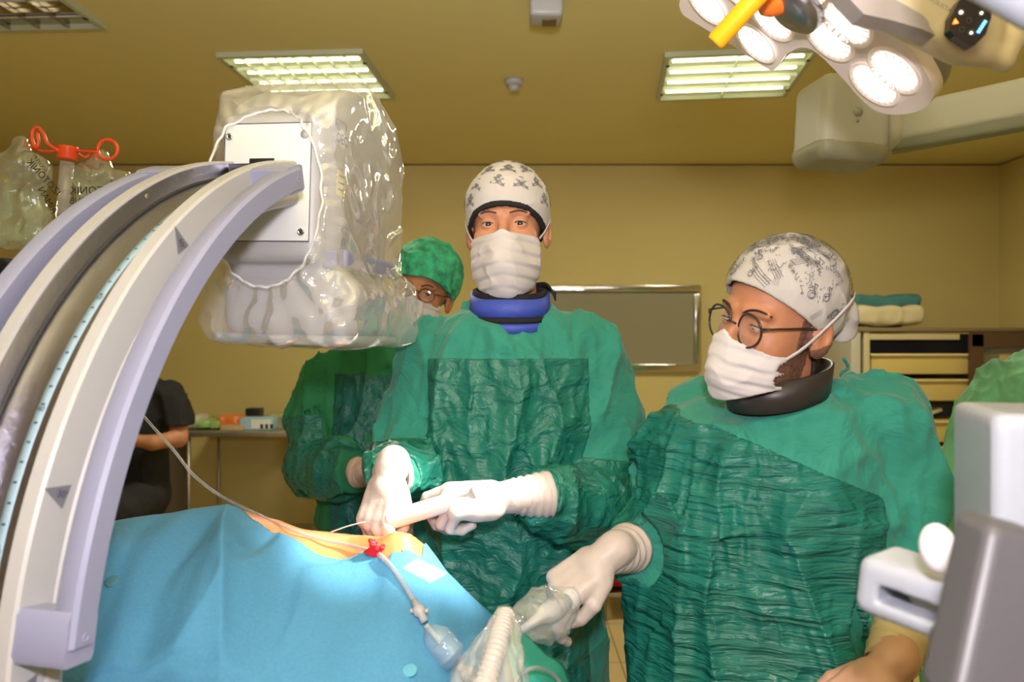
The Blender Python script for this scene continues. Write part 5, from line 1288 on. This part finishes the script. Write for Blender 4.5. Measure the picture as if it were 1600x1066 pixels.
a, b = W(1385, 200, 2.05), W(1640, 148, 1.78); d_ = nrm(b - a); B_ = np.array([d_, nrm(np.cross((0, 0, 1), d_)), np.cross(d_, nrm(np.cross((0, 0, 1), d_)))])
obj('beam', sdf_mesh(lambda P: s_box(P, (a + b) / 2 + d_ * .15, (np.linalg.norm(b - a) / 2 + .15, .035, .045), .012, B_), np.minimum(a, b) - .1, np.maximum(a, b) + .42, .008), pg, t)
obj('beam_underside', sdf_mesh(lambda P: s_box(P, (a + b) / 2 + d_ * .15 - [0, 0, .05], (np.linalg.norm(b - a) / 2 + .15, .028, .018), .008, B_), np.minimum(a, b) - .12, np.maximum(a, b) + .42, .008), mat('grey_beam_cover', (.25, .25, .16), .5), t)
obj('ceiling_column', tube([(b + d_ * .30), (b + d_ * .30) * [1, 1, 0] + [0, 0, CEIL]], .05, 20), pg, t)

# ------------------------------------------------------------------ foreground machine at the right
t = thing('white_machine', 'blurred white equipment cabinet in the right foreground with a knob and slotted bracket', 'machine', (.50, .75, 0))
th = R(14); Mz = np.array([[math.cos(th), -math.sin(th), 0], [math.sin(th), math.cos(th), 0], [0, 0, 1]])
c0 = W(1556, 637, .66); cx_ = c0 + np.array([.16, .07, -.20])
# corner at px 1550: side face runs back to px 1487
e0, e1 = W(1552, 640, .66), W(1487, 640, .80)
ax = nrm((e1 - e0) * [1, 1, 0]); ay = np.array([ax[1], -ax[0], 0]); ls = np.linalg.norm((e1 - e0)[:2])
ztp = CAM[2] + (533 - 637) / F * .72
cb = (e0 + e1) / 2 + ay * .16; cb[2] = (ztp + .70) / 2
obj('cabinet', sdf_mesh(lambda P: s_box(P, cb, (ls / 2, .16, (ztp - .70) / 2), .008, np.array([ax, ay, [0, 0, 1]])), cb - .40, cb + .40, .006), M['bright'], t)
obj('cabinet_column', box((cb[0], cb[1], .37), (.16, .12, .66), b=.02), M['cream'], t)
obj('cabinet_foot', box((cb[0], cb[1], .04), (.34, .30, .08), b=.02), M['cream'], t)
# grey panel nearest the camera
g = [W(1548, 816, .50), W(1660, 846, .50), W(1660, 1200, .47), W(1484, 1120, .47)]
V = g + [q + np.array([.006, .05, 0]) for q in g]
ob = obj('grey_panel', (np.array(V), [(0, 1, 2, 3), (7, 6, 5, 4), (0, 4, 5, 1), (1, 5, 6, 2), (2, 6, 7, 3), (3, 7, 4, 0)]), M['greyw'], t, False)
bv = ob.modifiers.new('soft_edges', 'BEVEL'); bv.width = .008; bv.segments = 4
obj('panel_arm', box((g[2] + [0, .06, -.1]), (.05, .1, .30), b=.01), M['greyw'], t)
# slotted bracket
a, b = W(1346, 905, .74), W(1540, 975, .66); d_ = nrm(b - a); B_ = np.array([d_, nrm(np.cross((0, 0, 1), d_)), np.cross(d_, nrm(np.cross((0, 0, 1), d_)))]); L_ = np.linalg.norm(b - a)
def fbr(P):
    q = (P - a) @ B_.T; q[:, 0] -= L_ / 2
    d = s_box(q, (.0, .02, 0), (L_ / 2, .035, .027), .012)
    d = smax(d, -s_box(q, (.014, .02, -.003), (L_ / 2 - .008, .08, .0080), .003), .003); return d
obj('slotted_bracket', sdf_mesh(fbr, np.minimum(a, b) - .08, np.maximum(a, b) + .08, .003), M['bright'], t)
c = W(1466, 857, .655)
kb = obj('knob', sdf_mesh(lambda P: s_ell(P, c, (.0145, .012, .0205), np.array([nrm((1, -.3, .15)), nrm((.3, 1, 0)), nrm((-.15, 0, 1))])), c - .04, c + .04, .002), mat('glossy_white', (.7, .68, .72), .2), t)
obj('knob_stalk', tube([c + [.004, .002, 0], W(1545, 880, .64)], [.0085, .011], 16), mat('glossy_white_stalk', (.9, .88, .92), .25), kb)

# ------------------------------------------------------------------ irrigation stand at the left
d0 = 1.9; px0 = 103
t = thing('irrigation_stand', 'clear pole with a red hanger cross behind the curved arm at the left', 'stand', (W(px0, 0, d0)[0], d0, 0))
pc = lambda x, y, dd=0: W(x, y, d0 + dd)
top = pc(105, 240)
obj('clear_pole', tube([top + [0, 0, -.02], pc(98, 340)], .0155, 20), M['clear'], t)
obj('steel_pole', tube([pc(98, 336), pc(98, 336) * [1, 1, 0] + [0, 0, .06]], .013, 16), M['chrome'], t)
for k in range(5):
    a_ = R(72 * k + 20); p_ = pc(98, 336) * [1, 1, 0]; lg_ = obj('base_leg', tube([p_ + [0, 0, .08], p_ + [.28 * math.cos(a_), .28 * math.sin(a_), .04]], [.018, .012], 10), M['steel'], t)
    obj('caster', tube([p_ + [.28 * math.cos(a_) - .01, .28 * math.sin(a_), .024], p_ + [.28 * math.cos(a_) + .01, .28 * math.sin(a_), .024]], .023, 14), M['blackp'], lg_)
obj('collar', lathe([(.020, -.015), (.022, -.012), (.022, .012), (.024, .016)], top, (0.05, 0, 1), 24), M['orange'], t)
hk = [(92, 236), (74, 224), (68, 210), (60, 200), (52, 203), (50, 218), (55, 230), (60, 225), (58, 208)]
obj('hook', tube(spline([pc(x, y, -.02) for x, y in hk], 6), .0042, 10), M['orange'], t)
obj('hook', tube(spline([pc(x, y, .03) for x, y in ((92, 237), (66, 236), (45, 228), (36, 222), (42, 219))], 6), .0036, 10), M['orange'], t)
rg = [pc(168 + 15.5 * math.cos(a_), 234 + 15.5 * math.sin(a_), -.02) for a_ in np.linspace(math.pi, 3.0 * math.pi, 24)]
obj('hook', tube(np.r_[spline([pc(118, 236), pc(135, 237, -.01), pc(152, 238, -.02)], 4), np.array(rg)], .0042, 10), M['orange'], t)
obj('hook', tube(spline([pc(118, 238), pc(132, 246, .03), pc(146, 238, .05), pc(150, 252, .05)], 6), .0036, 10), M['orange'], t)
bagtext = mat('bag_print_black', (.02, .02, .015), .6)
def fluid_bag(name, cxp, cyp, wpx, hpx, dd, label, seed, lines, parts=True):
    c = pc(cxp, cyp, dd); sx, sz = wpx / F * (d0 + dd) / 2, hpx / F * (d0 + dd) / 2
    f = lambda P: smin(s_box(P, c + [0, 0, -.15 * sz], (sx, .022, sz * .80), .02), s_cap(P, c + [0, 0, sz * .5], c + [0, 0, sz], .4 * sx, .010), .03) - .012 * ridge(warp(P, 10, .03, seed) * 11, seed) + .014 * noise(P * 12, seed + 2)
    t = thing(name, label, 'fluid bag', c, 'irrigation bags on the red hanger')
    obj('film', sdf_mesh(f, c - [sx + .05, .07, sz + .05], c + [sx + .05, .07, sz + .05], .0048, .02), M['fluid'], t)
    obj('fluid', sdf_mesh(lambda P: np.maximum(s_box(P, c + [0, 0, -.35 * sz], (sx * .8, .016, sz * .5), .015), P[:, 2] - c[2] - .05 * sz), c - [sx, .05, sz], c + [sx, .05, sz], .005), film('pale_fluid', (.80, .86, .70), haze=.14, gloss=.4, bump=.2), t)
    for k, (s, sz_, dx, dy, rot) in enumerate(lines):
        v, fc = text2d(s, sz_); v = v * [-1, 1]; ca, sa = math.cos(R(rot)), math.sin(R(rot)); o2 = pc(cxp + dx, cyp + dy, dd - .040)
        obj('printed_text', (np.array([o2 + [a * ca - b * sa, 0, a * sa + b * ca] for a, b in v]), fc), bagtext, t, False)
    return t
fluid_bag('fluid_bag', 34, 305, 78, 170, -.02, 'clear crumpled fluid bag at the far left below the red hooks', 300, [('IZOTONIK', .022, 34, -28, -48), ('RIMAN', .022, 40, 8, -60), ('SODYUM', .012, 28, -50, -55)])
fluid_bag('fluid_bag', 160, 300, 76, 110, .03, 'clear fluid bag with mirrored black lettering right of the pole', 310, [('IZOTONIK', .026, -10, -2, 0), ('SODYUM RUB', .021, -8, 14, 0), ('%0.9', .012, 20, -16, 0)])
obj_ = obj('label_band', box(pc(133, 290, -.03), (.036, .002, .008)), bagtext, None, False); tag(obj_, 'small black printed band on the right fluid bag', 'label')
bpy.data.objects.remove(obj_)
crumple(W(20, 455, 2.25), (.16, .14, .14), 41, mat('dark_maroon_bag', (.10, .012, .012), .4), 'maroon_bag', 'dark maroon bag hanging low behind the curved arm at the left edge', 'bag')
crumple(W(-6, 432, 2.05), (.10, .08, .06), 42, M['black'], 'black_pouch', 'small black pouch at the left edge behind the curved arm', 'pouch')
